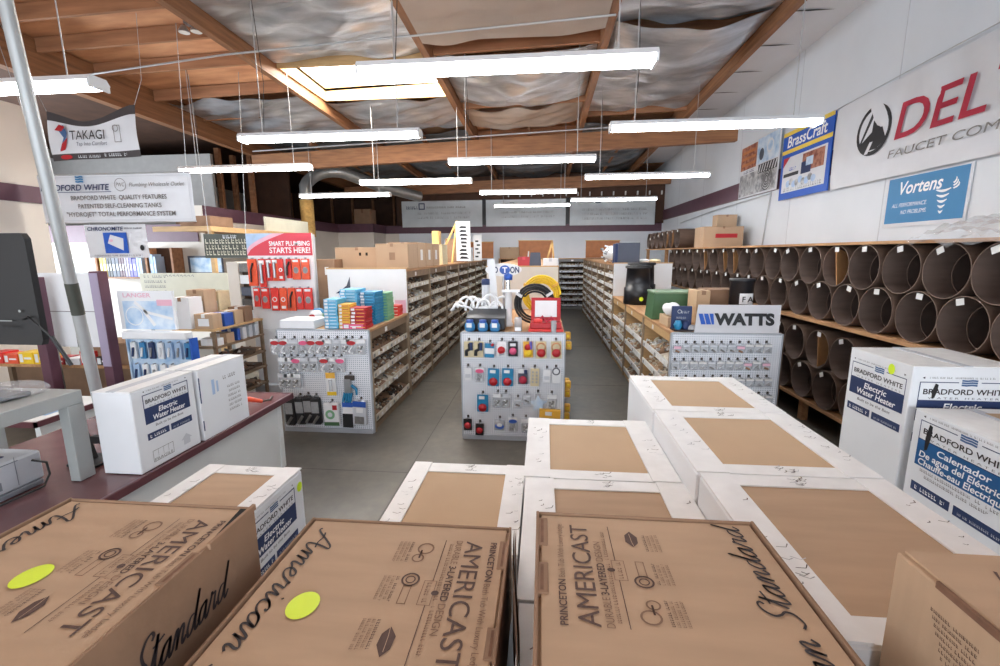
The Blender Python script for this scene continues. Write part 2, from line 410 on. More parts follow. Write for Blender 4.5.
# roof deck
m = MB()
def deck(x0, x1, y0, y1, mt, t=.05):
    vs = [(x, y, roof_z(x, y)+dz) for dz in (0, t) for x, y in ((x0, y0), (x1, y0), (x1, y1), (x0, y1))]
    m.add(vs, [(3, 2, 1, 0), (4, 5, 6, 7), (0, 1, 5, 4), (1, 2, 6, 5), (2, 3, 7, 6), (3, 0, 4, 7)], mt)
SK = (-4.50, -1.95, 7.95, 9.60)    # skylight opening
deck(-14, -7.8, -4, YB+3, 'dark_wood'); deck(-7.8, SK[0], -4, YB+3, 'plywood'); deck(SK[1], XR+.2, -4, YB+3, 'plywood')
deck(SK[0], SK[1], -4, SK[2], 'plywood'); deck(SK[0], SK[1], SK[3], YB+3, 'plywood')
struct(m, 'ceiling')
# skylight curb and lit dome
m = MB(); z0 = roof_z(-3, 9)-.02
for a, b, c, d in ((SK[0]-.04, SK[2]-.04, SK[0], SK[3]+.04), (SK[1], SK[2]-.04, SK[1]+.04, SK[3]+.04), (SK[0], SK[2]-.04, SK[1], SK[2]), (SK[0], SK[3], SK[1], SK[3]+.04)): m.box(a, b, z0-.22, c, d, z0+.12, 'wood_light')
w = struct(m, 'window_1')
m = MB(); m.grid(lambda u, v: (SK[0]+(SK[1]-SK[0])*u, SK[2]+(SK[3]-SK[2])*v, z0+.05+.12*math.sin(PI*u)*math.sin(PI*v)), 10, 8, 'sky_light'); m.build('pane', w)
# purlins run away from the camera, the big girder across
def beam(name, p0, p1, wd, ht, mt):
    mm = MB(); mm.bar(p0, p1, wd, ht, mt); return struct(mm, name)
for k, x in enumerate((-4.6, -1.85, .9, 3.3)):
    beam('ceiling_beam', (x, -4, roof_z(x, -4)-.2), (x, YB+2.6, roof_z(x, YB+2.6)-.2), .11, .38, 'glulam_y')
beam('ceiling_beam', (-7.8, -4, 5.32), (-7.8, YB+2.6, 4.95), .17, .56, 'glulam_y')
beam('ceiling_beam', (-7.72, 11.95, 4.58), (XR, 11.95, 5.02), .17, .42, 'glulam')
beam('ceiling_beam', (-7.72, 17.6, 4.55), (XR, 17.6, 4.85), .17, .4, 'glulam')
for y in [3.2, 4.5, 5.25, 6.0, 6.8, 7.7, 8.9, 10.2]:
    beam('ceiling_joist', (-7.7, y, roof_z(-7.7, y)-.12), (-4.66, y, roof_z(-4.66, y)-.12), .05, .2, 'joist')
for y in (7.15, 7.75, 10.35, 12.9): beam('ceiling_joist', (-1.79, y, roof_z(-1.8, y)-.16), (.84, y, roof_z(.8, y)-.16), .07, .24, 'joist')
beam('ceiling_joist', (.96, 11.4, roof_z(1, 11.4)-.16), (3.24, 11.4, roof_z(3.2, 11.4)-.16), .07, .24, 'joist')
for x in (-6.2, -3.2, -.4, 2.2):
    beam('ceiling_joist', (x, 12.1, roof_z(x, 12)-.25), (x, YB+2.6, roof_z(x, 20)-.25), .07, .22, 'joist')
# pale gypsum strip between the last purlin and the right wall, with dark slits
m = MB(); m.add([(x, y, roof_z(x, y)-.04) for x, y in ((3.36, -4), (XR, -4), (XR, YB), (3.36, YB))], [(3, 2, 1, 0)], 'white_paint')
for k in range(9):
    y = 5.6+k*1.1; m.add([(3.55+i*.12, y+(-.02 if j else .02)*math.sin(PI*i/6), roof_z(3.6, y)-.045) for j in (0, 1) for i in range(7)], [(i, i+1, i+8, i+7) for i in range(6)], 'dark_gap')
struct(m, 'ceiling_panel')

# ---- foil insulation sheets hung between the purlins
def foil(x0, x1, y0, y1, sag, label, mt='foil', drop=.2, wr=.08, seed=0, hang=0):
    rr = random.Random(seed)
    ph = [rr.uniform(0, 6.3) for _ in range(8)]
    def fn(u, v):
        x = x0+(x1-x0)*u; y = y0+(y1-y0)*v
        s = -sag*math.sin(PI*u)**.8*(.5+.5*math.sin(PI*min(1, max(0, v))))
        w = wr*(math.sin(9*y+2.2*math.sin(3*x+ph[0])+ph[1])*.4+math.sin(4.3*y+ph[2]+1.4*math.sin(2.3*x+ph[3]))*.6+.3*math.sin(17*y+5*x+ph[4]))*math.sin(PI*u)**.5
        return (x, y+.03*math.sin(7*x+ph[5]), roof_z(x, y)-drop+s+w-hang*max(0, v-.75)*4*.25)
    mm = MB(); mm.grid(fn, 26, max(8, int((y1-y0)*12)), mt)
    def fn2(u, v): p = fn(u, v); return (p[0], p[1], p[2]+.006)
    mm.grid(fn2, 26, max(8, int((y1-y0)*12)), mt)
    return tag(mm.build('foil_insulation_sheet'), label, 'insulation sheet', 'foil sheets under the roof')
foil(-4.53, -1.92, 2.0, 5.4, .04, 'silver foil sheet on the roof in front of the skylight, nearest of that bay', seed=1)
foil(-4.53, -1.92, 5.35, 7.85, .05, 'silver foil sheet on the roof ending at the front edge of the skylight', seed=2, drop=.17)
foil(-4.53, -1.92, 9.68, 11.8, .10, 'wrinkled foil sheet directly beyond the bright skylight', seed=3)
foil(-7.6, -4.68, 9.1, 11.8, .06, 'foil sheet between the left glulam and the first purlin beyond the plywood', seed=4)
foil(-1.78, .83, 2.5, 7.05, .05, 'dull beige backed sheet sagging in front of the dark joists', 'foil_matte', drop=.42, wr=.03, seed=5)
foil(-1.78, .83, 7.9, 10.2, .28, 'crumpled foil sheet above the long front lamp, behind the dark joists', seed=6)
foil(-1.78, .83, 10.45, 11.8, .22, 'foil sheet hanging low against the big girder, centre bay', 'foil_matte', seed=7)
foil(.97, 3.23, 2.5, 7.4, .12, 'pale foil sheet in the bay right of centre, nearest sheet', seed=8)
foil(.97, 3.23, 7.3, 8.8, .42, 'bluish foil sheet sagging deeply beside the last purlin', seed=9, wr=.03)
foil(.97, 3.23, 8.8, 11.3, .08, 'wrinkled foil sheet beyond the deep sagging one', seed=10, wr=.09)
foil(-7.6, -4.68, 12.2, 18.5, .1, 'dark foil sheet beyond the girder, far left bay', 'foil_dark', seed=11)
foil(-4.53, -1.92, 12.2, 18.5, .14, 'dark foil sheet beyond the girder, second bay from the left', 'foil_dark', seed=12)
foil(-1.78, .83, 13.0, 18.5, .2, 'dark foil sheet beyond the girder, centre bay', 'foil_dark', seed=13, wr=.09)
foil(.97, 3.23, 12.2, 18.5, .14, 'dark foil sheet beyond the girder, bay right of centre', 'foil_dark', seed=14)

# ---- fluorescent strip lamps
def lamp(x0, y, zc=3.72, label='', n=2, proto=[None]):
    if proto[0] is None:
        t = thing('fluorescent_lamp', label, 'ceiling lamp', (0, 0, 0), 'fluorescent strip lamps')
        L = 2.44
        b = MB(); b.ext([(-.11, .0), (.11, 0), (.075, .05), (-.075, .05)], frame((0, 0, 0), (0, 1, 0), (0, 0, 1)), L, 'fixture'); b.build('housing', t, local=True)
        for sgn in (-1, 1):
            b = MB(); b.cyl((.02, sgn*.055, -.03), (L-.02, sgn*.055, -.03), .019, 'tube_light', 10); b.build('fluorescent_tube', t, local=True)
        for xx in (0, L-.02):
            b = MB(); b.box(xx, -.1, -.055, xx+.02, .1, 0, 'fixture'); b.build('end_plate', t, local=True)
        for xx in (.3, L-.3):
            b = MB(); b.cyl((xx, 0, .05), (xx, 0, 1.72), .006, 'wire', 6); b.build('hanging_rod', t, local=True)
        b = MB(); b.tube([(.3, .03, .05), (.34, .06, .7), (.3, .02, 1.72)], .004, 'cable', 5); b.build('power_cord', t, local=True)
        proto[0] = t; t.location = (x0, y, zc); return t
    return dup(proto[0], (x0, y, zc), label)
LAMPS = [(-1.56, 4.0, 'long strip lamp nearest the camera, in front of the skylight'),
 (-4.02, 6.0, 'strip lamp hanging under the skylight, left of centre'), (.8, 6.0, 'strip lamp nearest the right wall, level with the blue and yellow poster'),
 (-1.6, 7.84, 'centre strip lamp just in front of the big girder'), (-3.96, 9.86, 'strip lamp above the stacked brown boxes on the left shelving'),
 (.83, 9.7, 'strip lamp over the aisle right of centre, second from the right wall side'), (-6.55, 7.97, 'strip lamp hanging over the white long banner at the left'),
 (-1.62, 11.78, 'centre strip lamp just behind the big girder'), (-6.4, 11.78, 'strip lamp below the bent duct at the far left'),
 (.78, 13.71, 'far strip lamp in front of the third back banner'), (-1.6, 15.0, 'farthest centre strip lamp in front of the middle back banner'),
 (-6.42, 4.0, 'strip lamp at the upper left crossed by the grey pole')]
for x, y, l in LAMPS: lamp(x, y, label=l)
# thin conduit along the ceiling and the girder
m = MB(); m.tube([(-9.5, 7.3, 4.9), (-7.0, 6.9, 4.95), (-4.6, 6.7, 5.05), (-1.85, 6.6, 5.12), (.9, 6.5, 5.2)], .014, 'wire', 6); tag(m.build('ceiling_conduit'), 'thin silver conduit crossing under the purlins in front of the skylight', 'conduit')
m = MB(); m.tube([(-7.6, 11.75, 4.86), (-3, 11.78, 5.02), (1.5, 11.8, 5.18), (4.5, 11.82, 5.3)], .02, 'wire', 6); tag(m.build('girder_conduit'), 'white conduit fixed along the top of the big wooden girder', 'conduit')
# rod holding the upper left lamp
t = thing('floodlight', 'twin round floodlight on the plywood ceiling', 'lamp', tuple(at(190, 30, Z=5.25)))
L0 = V3(t.location)
b = MB(); b.box(L0.x-.05, L0.y-.05, L0.z+.06, L0.x+.05, L0.y+.05, L0.z+.14, 'steel'); b.build('mount', t)
for dx in (-.09, .09):
    b = MB(); b.lathe([(.0, .03), (.03, .03), (.07, -.04), (.072, -.06)], (L0.x+dx, L0.y, L0.z+.03), 'steel', 16); b.disc((L0.x+dx, L0.y, L0.z-.028), .07, 'lamp_glass', n=16); b.build('lamp_head', t)
# bent duct and insulated pipe at the far left
m = MB(); pts = []
for k in range(9):
    a = PI-k*PI/2/8*1.15; pts.append((-6.25+.65*math.cos(a)+.0, 13.0+.1*k, 4.15+.5*math.sin(a)))
pts = [(-6.9, 13.0, 3.6)]+pts+[(-5.3, 14.6, 4.35), (-4.2, 15.6, 4.1)]
m.tube(pts, .17, 'duct', 14)
t = thing('air_duct', 'silver bent air duct rising behind the left partition', 'duct', (-6.9, 13.0, 2.7))
m.build('duct_pipe', t)
m = MB(); m.cyl((-6.9, 13.0, 2.7), (-6.9, 13.0, 3.75), .19, 'insulation', 14); m.build('insulated_sleeve', t)
# loft clutter on top of the low left walls
def loft(name, x0, y0, z0, x1, y1, z1, mt, label, cat='box'):
    mm = MB(); mm.box(x0, y0, z0, x1, y1, z1, mt, .01)
    mm.box((x0+x1)/2-.03, y0-.004, z1-.15, (x0+x1)/2+.03, y0, z1, 'kraft_edge'); return tag(mm.build(name), label, cat)
loft('storage_box', -7.3, 17.3, 3.32, -6.65, 17.9, 3.9, 'kraft_dark', 'brown box stored above the jogged left partition')
loft('storage_box', -5.2, 19.2, 3.32, -4.4, 19.9, 4.0, 'kraft_dark', 'brown box stored in the dark loft left of the back banners')
m = MB(); m.cyl((-4.0, 18.8, 3.3), (-4.0, 18.8, 4.35), .2, 'insulation', 12); m.cyl((-4.0, 18.8, 4.35), (-4.0, 18.8, 4.4), .21, 'duct', 12); tag(m.build('insulated_tank'), 'brown wrapped upright tank in the dark loft', 'tank')
for k, (x, y) in enumerate(((-9.1, 12.3), (-8.5, 12.8), (-9.3, 13.2))):
    m = MB(); m.box(x, y, 2.9, x+.12, y+.12, 5.1, 'joist'); tag(m.build('loft_post'), ORD[k]+' bare timber post standing on the dark mezzanine behind the long banner', 'post')
t = thing('storage_platform', 'wooden storage platform high on the left wall beyond the long banner', 'platform', (-7.2, 10.5, 0))
b = MB(); b.box(-7.83, 8.6, 2.70, -6.62, 12.6, 2.74, 'board'); b.build('deck', t); b = MB(); b.box(-6.62, 8.6, 2.66, -6.58, 12.6, 2.76, 'wood_light'); b.box(-7.83, 8.56, 2.66, -6.58, 8.6, 2.76, 'wood_light'); b.build('edge_board', t)
for y in (8.62, 12.5): b = MB(); b.box(-6.7, y, 0, -6.62, y+.08, 2.7, 'wood_light'); b.build('post', t)
b = MB(); b.box(-6.75, 10.6, 2.742, -6.7, 12.6, 3.1, 'beige_panel'); tag(b.build('panel_board'), 'tan board standing on the wooden storage platform', 'board')
loft('storage_box', -7.6, 9.0, 2.742, -6.9, 9.7, 3.0, 'kraft_dark', 'brown box on the near end of the wooden storage platform')
loft('storage_box', -9.4, 11.0, 2.9, -8.2, 11.5, 3.15, 'kraft_dark', 'flat tan box on the mezzanine edge right of the long white banner')
# ================================================================ BANNERS
def dashes(b, M, u0, u1, v, hgt, m, seed=0, h=.001):
    rr = random.Random(seed); u = u0
    while u < u1:
        w = rr.uniform(.5, 1.1)*hgt
        if rr.random() < .14: u += hgt*.7; continue
        b.rect(M, u, v, min(u+w*.62, u1), v+hgt*.28, m, h); b.rect(M, u, v+hgt*.28, u+w*.18, v+hgt, m, h)
        if rr.random() < .6: b.rect(M, u+w*.3, v+hgt*.6, u+w*.62, v+hgt*.8, m, h)
        u += w*.95
def sheet(b, M, W, H, mt, amp=.004, seed=0, sagtop=0, n=24):
    rr = random.Random(seed); p = [rr.uniform(0, 6) for _ in range(5)]
    def fn(u, v, off=0):
        d = amp*(math.sin(7*u*W+p[0]+3*v)+math.sin(4*v*H-5*u+p[1])+.6*math.sin(15*u*W*.5+9*v+p[2]))
        return M @ V3((u*W, v*H-sagtop*math.sin(PI*u)*v**3, d-.004+off))
    b.grid(lambda u, v: fn(u, v), n, max(6, n//2), mt)
    b.grid(lambda u, v: fn(1-u, v, -.003), n, max(6, n//2), mt)
def flagmark(b, M, u, v, w, h, m, lift=.001):
    for k in range(3):
        v0 = v+h*k/3
        b.shape(M, [(u, v0+.04*h), (u+w*.33, v0-.02*h), (u+w*.66, v0+.06*h), (u+w, v0), (u+w, v0+h*.25), (u+w*.66, v0+h*.31), (u+w*.33, v0+h*.23), (u, v0+h*.29)], m, lift)
RW = lambda y, z, x=XR-.015: frame((x, y, z), (0, -1, 0), (0, 0, 1))
# big white banner with the red lettering
t = thing('wall_banner', 'large white wrinkled banner with DELTA in red letters and a round black emblem', 'banner', (XR-.02, 5.6, 3.16))
M = RW(7.88, 3.15, XR-.085); H = .014
b = MB(); sheet(b, M, 4.3, 1.22, 'banner_white', .010, 2, .0, 60); b.build('cloth', t)
b = MB(); u0 = .38; cu, cv = .86, .68
b.oval(M, cu, cv, .33, .33, 'black', H); b.oval(M, cu, cv, .275, .275, 'banner_white', H+.001)
b.shape(M, [(cu-.26, cv-.16), (cu-.05, cv+.24), (cu+.05, cv+.24), (cu+.26, cv-.16), (cu+.1, cv-.26), (cu-.1, cv-.26)], 'black', H+.002)
b.shape(M, [(cu-.2, cv-.13), (cu-.02, cv-.02), (cu+.0, cv+.2)], 'banner_white', H+.003)
b.shape(M, [(cu-.13, cv-.3), (cu-.04, cv-.15), (cu+.02, cv-.15), (cu-.06, cv-.3)], 'banner_white', H+.003)
b.text(M, 'DELTA', 1.27, .46, .62, 'delta_red', 'l', .008, .14, 2.16, H)
b.text(M, 'FAUCET COMPANY', 1.2, .24, .14, 'fit_grey', 'l', False, .12, 2.12, H)
b.build('lettering', t)
b = MB(); b.tube([M @ V3((-.1, 1.2, .01)), M @ V3((1.6, 1.26, .012)), M @ V3((4.3, 1.33, .012))], .006, 'wire', 5); b.build('rope', t)
# Vortens board
t = thing('wall_sign', 'blue rectangular sign with white Vortens lettering on the right wall', 'sign', (XR-.02, 6.1, 2.54))
M = RW(6.69, 2.55, XR-.02); b = MB(); b.box(XR-.02, 5.5, 2.5, XR-.008, 6.72, 3.14, 'banner_white'); b.build('backing', t)
b = MB(); b.rect(M, .0, 0, 1.16, .57, 'banner_blue', .002); b.text(M, 'Vortens', .2, .36, .22, 'lettering_white', 'l', True, .25, .64, .004)
b.text(M, 'ALL PERFORMANCE.', .1, .2, .07, 'lettering_white', 'l', False, .3, .55, .004); b.text(M, 'NO PROBLEMS.', .26, .11, .07, 'lettering_white', 'l', False, .3, .4, .004)
for k in range(5):
    w = .2-.035*k; v = .34-.06*k
    b.shape(M, [(.86-w*.5+w*i/8, v-.03*math.sin(PI*i/8)) for i in range(9)]+[(.86+w*.5-w*i/8, v+.012-.012*math.sin(PI*i/8)) for i in range(9)], 'lettering_white', .004)
for k in range(3): b.shape(M, [(.98+.07*math.cos(a)*(.6+.3*k), .44-.03*k+.05*math.sin(a)) for a in (-1.4, -.9, -.4, .2)]+[(.965+.07*math.cos(a)*(.6+.3*k), .455-.03*k+.05*math.sin(a)) for a in (.2, -.4, -.9, -1.4)], 'lettering_white', .004)
b.build('printing', t)
# BrassCraft poster
t = thing('wall_poster', 'blue and yellow BrassCraft poster with a product photo on the right wall', 'poster', (XR-.03, 8.7, 3.16))
M = RW(9.48, 3.16, XR-.08); b = MB(); b.box(XR-.08, 7.96, 3.16, XR-.06, 9.48, 4.37, 'poster_blue'); b.build('board', t)
b = MB(); b.rect(M, 0, 1.14, 1.52, 1.21, 'poster_yellow', .001); b.rect(M, 0, .82, 1.52, .89, 'poster_yellow', .001); b.text(M, 'BrassCraft', .76, .93, .27, 'lettering_white', 'c', True, .1, 1.2, .002)
b.rect(M, .08, .12, 1.42, .75, 'banner_white', .001); b.rect(M, .72, .42, 1.36, .72, 'photo_rust', .002); b.rect(M, .7, .38, 1.0, .58, 'navy', .003); b.rect(M, .84, .5, 1.05, .64, 'photo_blue', .004)
b.shape(M, [(.08, .75), (.3, .75), (.08, .58)], 'red', .002); b.rect(M, .12, .4, .62, .46, 'black', .002); dashes(b, M, .3, .5, .5, .06, 'poster_blue', 1, .002)
for k in range(9): b.oval(M, .3+.1*k, .27+.03*math.sin(2*k), .07, .06, 'photo_grey' if k % 2 else 'paper_blue', .002+.0002*k)
dashes(b, M, .16, 1.35, .14, .07, 'photo_grey', 3, .002); b.build('printing', t)
# product photo poster
t = thing('wall_poster', 'grey and rust poster of pipe photos on the far right wall', 'poster', (XR-.03, 10.4, 3.43))
M = RW(11.35, 3.4, XR-.08); b = MB(); b.box(XR-.08, 9.62, 3.4, XR-.06, 11.35, 4.56, 'banner_white'); b.build('board', t)
b = MB(); b.rect(M, .02, .6, .78, 1.1, 'photo_rust', .001); b.rect(M, .8, .62, 1.7, 1.13, 'photo_blue', .001); b.rect(M, .02, .03, 1.7, .5, 'photo_grey', .001); b.rect(M, .9, .42, 1.7, .6, 'black', .0015)
for k in range(7): b.shape(M, [(.92+.11*k, .43), (.96+.11*k, .43), (1.03+.11*k, .59), (.99+.11*k, .59)], 'banner_white', .002)
for k in range(4): b.ring(M, 1.3, .26, .06+.05*k, .02, 'black', .002)
for k in range(6): b.rect(M, .08+.13*k, .08, .14+.13*k, .36, 'steel', .002); 
b.text(M, 'Jaguar', .4, .5, .1, 'black', 'c', True, .2, .4, .002) if False else dashes(b, M, .2, .7, .52, .06, 'navy', 5, .002)
for k in range(3): b.rect(M, .08, .68+.13*k, .74, .74+.13*k, 'clay', .002)
b.oval(M, 1.0, .8, .1, .12, 'slate', .002); b.ring(M, 1.35, .9, .12, .04, 'white_paint', .002); b.build('printing', t)
# three banners over the back wall
for k, (x0, x1, l) in enumerate(((-5.68, -2.42, 'pale banner over the back wall, leftmost of three, with a dark emblem'), (-2.27, .86, 'middle pale blue banner of the three over the back wall'), (1.02, 4.25, 'rightmost pale banner of the three over the back wall'))):
    t = thing('back_banner', l, 'banner', (x0, 18.2, 3.24), 'banners over the back wall'); M = frame((x0, 18.2, 3.24), (1, 0, 0), (0, 0, 1))
    b = MB(); sheet(b, M, x1-x0, 1.0, 'banner_grey', .006, 20+k); b.box(x0, 18.21, 4.22, x1, 18.25, 4.26, 'wire'); b.build('cloth', t)
    b = MB(); W = x1-x0
    if k == 0: b.box2(M, .7, .68, .95, .93, .04, 'navy', .02); dashes(b, M, .2, .65, .7, .12, 'navy', 3, .02); dashes(b, M, .98, 2.6, .73, .07, 'fit_grey', 4, .02)
    else: b.rect(M, W*.3, .83, W*.36, .9, 'slate', .02)
    for j in range(2 if k < 2 else 3): dashes(b, M, W*(.2-.05*(k == 2)), W*(.85+.05*(k == 2)), .5-.17*j if k < 2 else .56-.17*j, .08, 'photo_grey', 40+10*k+j, .02)
    b.build('printing', t)
m = MB(); m.box(-5.9, 18.3, 3.3, XR, 18.36, 5.2, 'dark_wood'); m.box(-2.42, 18.22, 3.3, -2.28, 18.3, 4.3, 'black'); m.box(.87, 18.22, 3.3, 1.0, 18.3, 4.3, 'black')
for k in range(14): m.box(-1.4+.45*k, 18.2, 4.36, -1.36+.45*k, 18.3, 4.5, 'tag')
struct(m, 'wall_back_header')
# hanging banners at the left
t = thing('hanging_banner', 'sagging banner lettered TAKAGI with dark bands, hanging at the upper left', 'banner', (-6.8, 6.0, 3.5))
M = frame((-6.84, 6.0, 3.5), (1, 0, 0), (0, 0, 1)); W, Hh = 1.33, .66
b = MB(); N = 20
def tk(u, v): 
    sag = .17*math.sin(PI*min(1, u*1.05))**1.3*v**2
    return M @ V3((u*W, v*Hh+.035*u-sag, .02*math.sin(6*u+4*v)))
for v0, v1, mt in ((0, .13, 'banner_dark'), (.13, .82, 'banner_white'), (.82, 1, 'banner_dark')):
    b.grid(lambda u, v: tk(u, v0+(v1-v0)*v), N, 5, mt); b.grid(lambda u, v: tk(1-u, v0+(v1-v0)*v)+V3((0, .004, 0)), N, 5, mt)
b.build('cloth', t)
b = MB(); h = .028
b.text(M, 'TAKAGI', .34, .27, .17, 'black', 'l', False, .05, .52, h); b.text(M, 'Tap Into Comfort', .42, .19, .07, 'slate', 'l', False, .2, .46, h)
b.shape(M, [(.15, .12), (.24, .3), (.16, .42), (.26, .46), (.3, .36), (.26, .26)], 'logo_blue', h); b.shape(M, [(.12, .4), (.2, .47), (.28, .44), (.22, .38)], 'red', h+.001); b.shape(M, [(.16, .12), (.2, .22), (.3, .3), (.24, .14)], 'red', h+.001)
b.box2(M, 1.0, .22, 1.1, .44, .008, 'fit_grey', h); b.ring(M, 1.03, .4, .04, .008, 'fit_grey', h)
b.oval(M, .24, .045, .09, .03, 'red', h); dashes(b, M, .42, .75, .03, .035, 'banner_grey', 5, h); dashes(b, M, .82, 1.15, .04, .04, 'banner_grey', 6, h)
b.build('lettering', t)
b = MB(); b.tube([tk(0, 1), (-7.0, 6, 4.6), (-7.3, 6.0, 5.3)], .003, 'wire', 5); b.tube([tk(1, 1), (-5.35, 6, 4.5), (-5.3, 6.0, 5.3)], .003, 'wire', 5); b.build('rope', t)
t = thing('hanging_banner', 'long white banner about BRADFORD WHITE quality features, hanging at the left', 'banner', (-7.4, 6.4, 2.69))
M = frame((-7.62, 6.4, 2.69), (1, 0, 0), (0, 0, 1)); W, Hh = 2.48, .69
b = MB(); sheet(b, M, W, Hh, 'banner_white', .006, 5, 0, 30); b.build('cloth', t)
b = MB(); h = .018
flagmark(b, M, .64, .58, .13, .1, 'banner_blue', h)
b.text(M, 'BRADFORD WHITE', .04, .47, .12, 'navy', 'l', True, .2, 1.14, h); b.rect(M, .1, .44, 1.2, .448, 'navy', h)
b.ring(M, 1.36, .54, .09, .008, 'fit_grey', h); b.text(M, 'PWC', 1.36, .515, .08, 'fit_grey', 'c', False, .2, .14, h)
b.text(M, 'Plumbing Wholesale Outlet', 1.5, .51, .08, 'fit_grey', 'l', False, .3, .88, h)
b.text(M, 'BRADFORD WHITE  QUALITY FEATURES', 1.3, .33, .09, 'fit_grey', 'c', True, 0, 1.56, h)
b.text(M, 'PATENTED SELF-CLEANING TANKS', 1.3, .21, .09, 'fit_grey', 'c', True, 0, 1.36, h)
b.text(M, '"HYDROJET" TOTAL PERFORMANCE SYSTEM', 1.3, .09, .09, 'fit_grey', 'c', True, 0, 1.78, h); b.box2(M, .03, .03, W-.03, Hh-.03, .006, 'carton_grey', h)
b.build('lettering', t)
b = MB(); b.cyl((-7.62, 6.41, 3.39), (-5.14, 6.41, 3.39), .012, 'wire', 6); b.cyl((-7.62, 6.41, 2.69), (-5.14, 6.41, 2.69), .01, 'wire', 6); b.tube([(-7.5, 6.41, 3.4), (-7.6, 6.2, 5.1)], .004, 'wire', 5); b.tube([(-5.2, 6.41, 3.4), (-5.0, 6.3, 5.3)], .004, 'wire', 5); b.build('rod', t)
t = thing('hanging_banner', 'small white CHRONOMITE banner with a blue square picture, below the long banner', 'banner', (-6.9, 6.4, 2.15))
M = frame((-7.0, 6.42, 2.16), (1, 0, 0), (0, 0, 1)); W, Hh = 1.02, .5
b = MB(); sheet(b, M, W, Hh, 'banner_white', .004, 6); b.tube([(-6.9, 6.42, 2.66), (-6.9, 6.41, 2.7)], .004, 'wire', 4); b.tube([(-6.1, 6.42, 2.66), (-6.1, 6.41, 2.7)], .004, 'wire', 4); b.build('cloth', t)
b = MB(); h = .014; b.text(M, 'CHRONOMITE', .06, .41, .08, 'navy', 'l', True, .2, .6, h); dashes(b, M, .68, .96, .43, .025, 'slate', 3, h)
b.rect(M, .31, .07, .7, .38, 'poster_blue', h); b.shape(M, [(.37, .22), (.43, .35), (.64, .29), (.62, .11)], 'banner_white', h+.001); b.oval(M, .43, .26, .035, .02, 'pale_pink', h+.002); b.oval(M, .93, .15, .035, .042, 'black', h); dashes(b, M, .1, .92, .025, .025, 'slate', 4, h)
b.build('printing', t)
# dark chalk style banner
t = thing('hanging_banner', 'dark banner full of pale list lettering left of the red display', 'banner', (-6.3, 7.6, 2.1))
M = frame((-6.0, 7.6, 2.14), (1, 0, 0), (0, 0, 1)); b = MB(); sheet(b, M, .86, .42, 'menu_dark', .004, 7); b.build('cloth', t)
b = MB()
for k in range(3): dashes(b, M, .04, .84, .05+.1*k, .08, 'beige_panel', 60+k, .014)
dashes(b, M, .38, .62, .34, .06, 'white_paint', 70, .014); b.build('lettering', t)
b = MB(); b.tube([(-5.9, 7.61, 2.55), (-6.0, 7.7, 5.2)], .004, 'wire', 5); b.tube([(-5.2, 7.61, 2.55), (-5.1, 7.7, 5.2)], .004, 'wire', 5); b.build('rope', t)

# ================================================================ TUBE RACK along the right wall
XF = 3.4
m = MB()
t = thing('tube_rack', 'long timber rack along the right wall carrying brown tubes', 'rack', (4.0, 8, 0))
for nm, z0, z1, x0 in (('bottom_board', .27, .31, XF-.02), ('middle_board', 1.32, 1.36, XF-.03), ('top_board', 2.265, 2.295, XF-.02)):
    b = MB(); b.box(x0, 2.6, z0, XR-.05, 13.2, z1, 'board'); b.build(nm, t)
for y in (2.62, 13.14):
    b = MB(); b.box(XF, y, 0, XF+.09, y+.04, 2.3, 'board'); b.build('post', t); b = MB(); b.box(XR-.14, y, 0, XR-.05, y+.04, 2.3, 'board'); b.build('post', t)
for y in (4.3, 6.0, 7.7, 9.4, 11.1):
    b = MB(); b.box(XF+.02, y, 0, XF+.1, y+.09, .27, 'board'); b.build('foot_block', t)
RO = .238
def tube_proto(tan, label):
    t = thing('cardboard_tube', label, 'tube', (0, 0, 0)); L = 1.1
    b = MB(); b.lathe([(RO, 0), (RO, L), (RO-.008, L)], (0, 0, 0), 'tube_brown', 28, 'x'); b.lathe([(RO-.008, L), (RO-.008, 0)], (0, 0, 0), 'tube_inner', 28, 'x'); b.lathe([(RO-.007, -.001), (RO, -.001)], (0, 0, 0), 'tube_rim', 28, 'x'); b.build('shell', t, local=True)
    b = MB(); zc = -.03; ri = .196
    b.lathe([(ri, .2), (ri, .98)], (0, 0, zc), 'tube_brown', 24, 'x'); b.lathe([(ri-.006, .98), (ri-.006, .2)], (0, 0, zc), 'tube_dark', 24, 'x'); b.lathe([(ri-.009, .199), (ri, .199)], (0, 0, zc), 'tube_rim', 24, 'x'); b.disc((.97, 0, zc), ri-.006, 'shelf_inner', 'x', 24); b.build('inner_tube', t, local=True)  # dark disc at the rear paints in the shade of the deep end
    b = MB(); b.box(-.004, -.035, RO-.075, -.001, .035, RO-.02, 'tag'); b.build('tag', t, local=True)
    if tan: b = MB(); b.add([(.02, -.02, -RO+.02), (.02, .07, RO-.03), (.3, .16, RO-.12), (.3, .10, -RO+.1), (.02, -.035, -RO+.02), (.02, .055, RO-.03), (.3, .145, RO-.12), (.3, .085, -RO+.1)], [(0, 1, 2, 3), (7, 6, 5, 4), (0, 4, 5, 1), (1, 5, 6, 2), (2, 6, 7, 3), (3, 7, 4, 0)], 'tube_tan'); b.build('liner_board', t, local=True)
    return t
PR = {0: None, 1: None}
rows = (('top row', 2.265-RO, 3.22, 20, .485), ('row above the middle board', 1.36+RO, 2.98, 20, .485), ('row below the middle board', 1.0, 3.30, 19, .5), ('bottom row', .31+RO, 3.05, 20, .5))
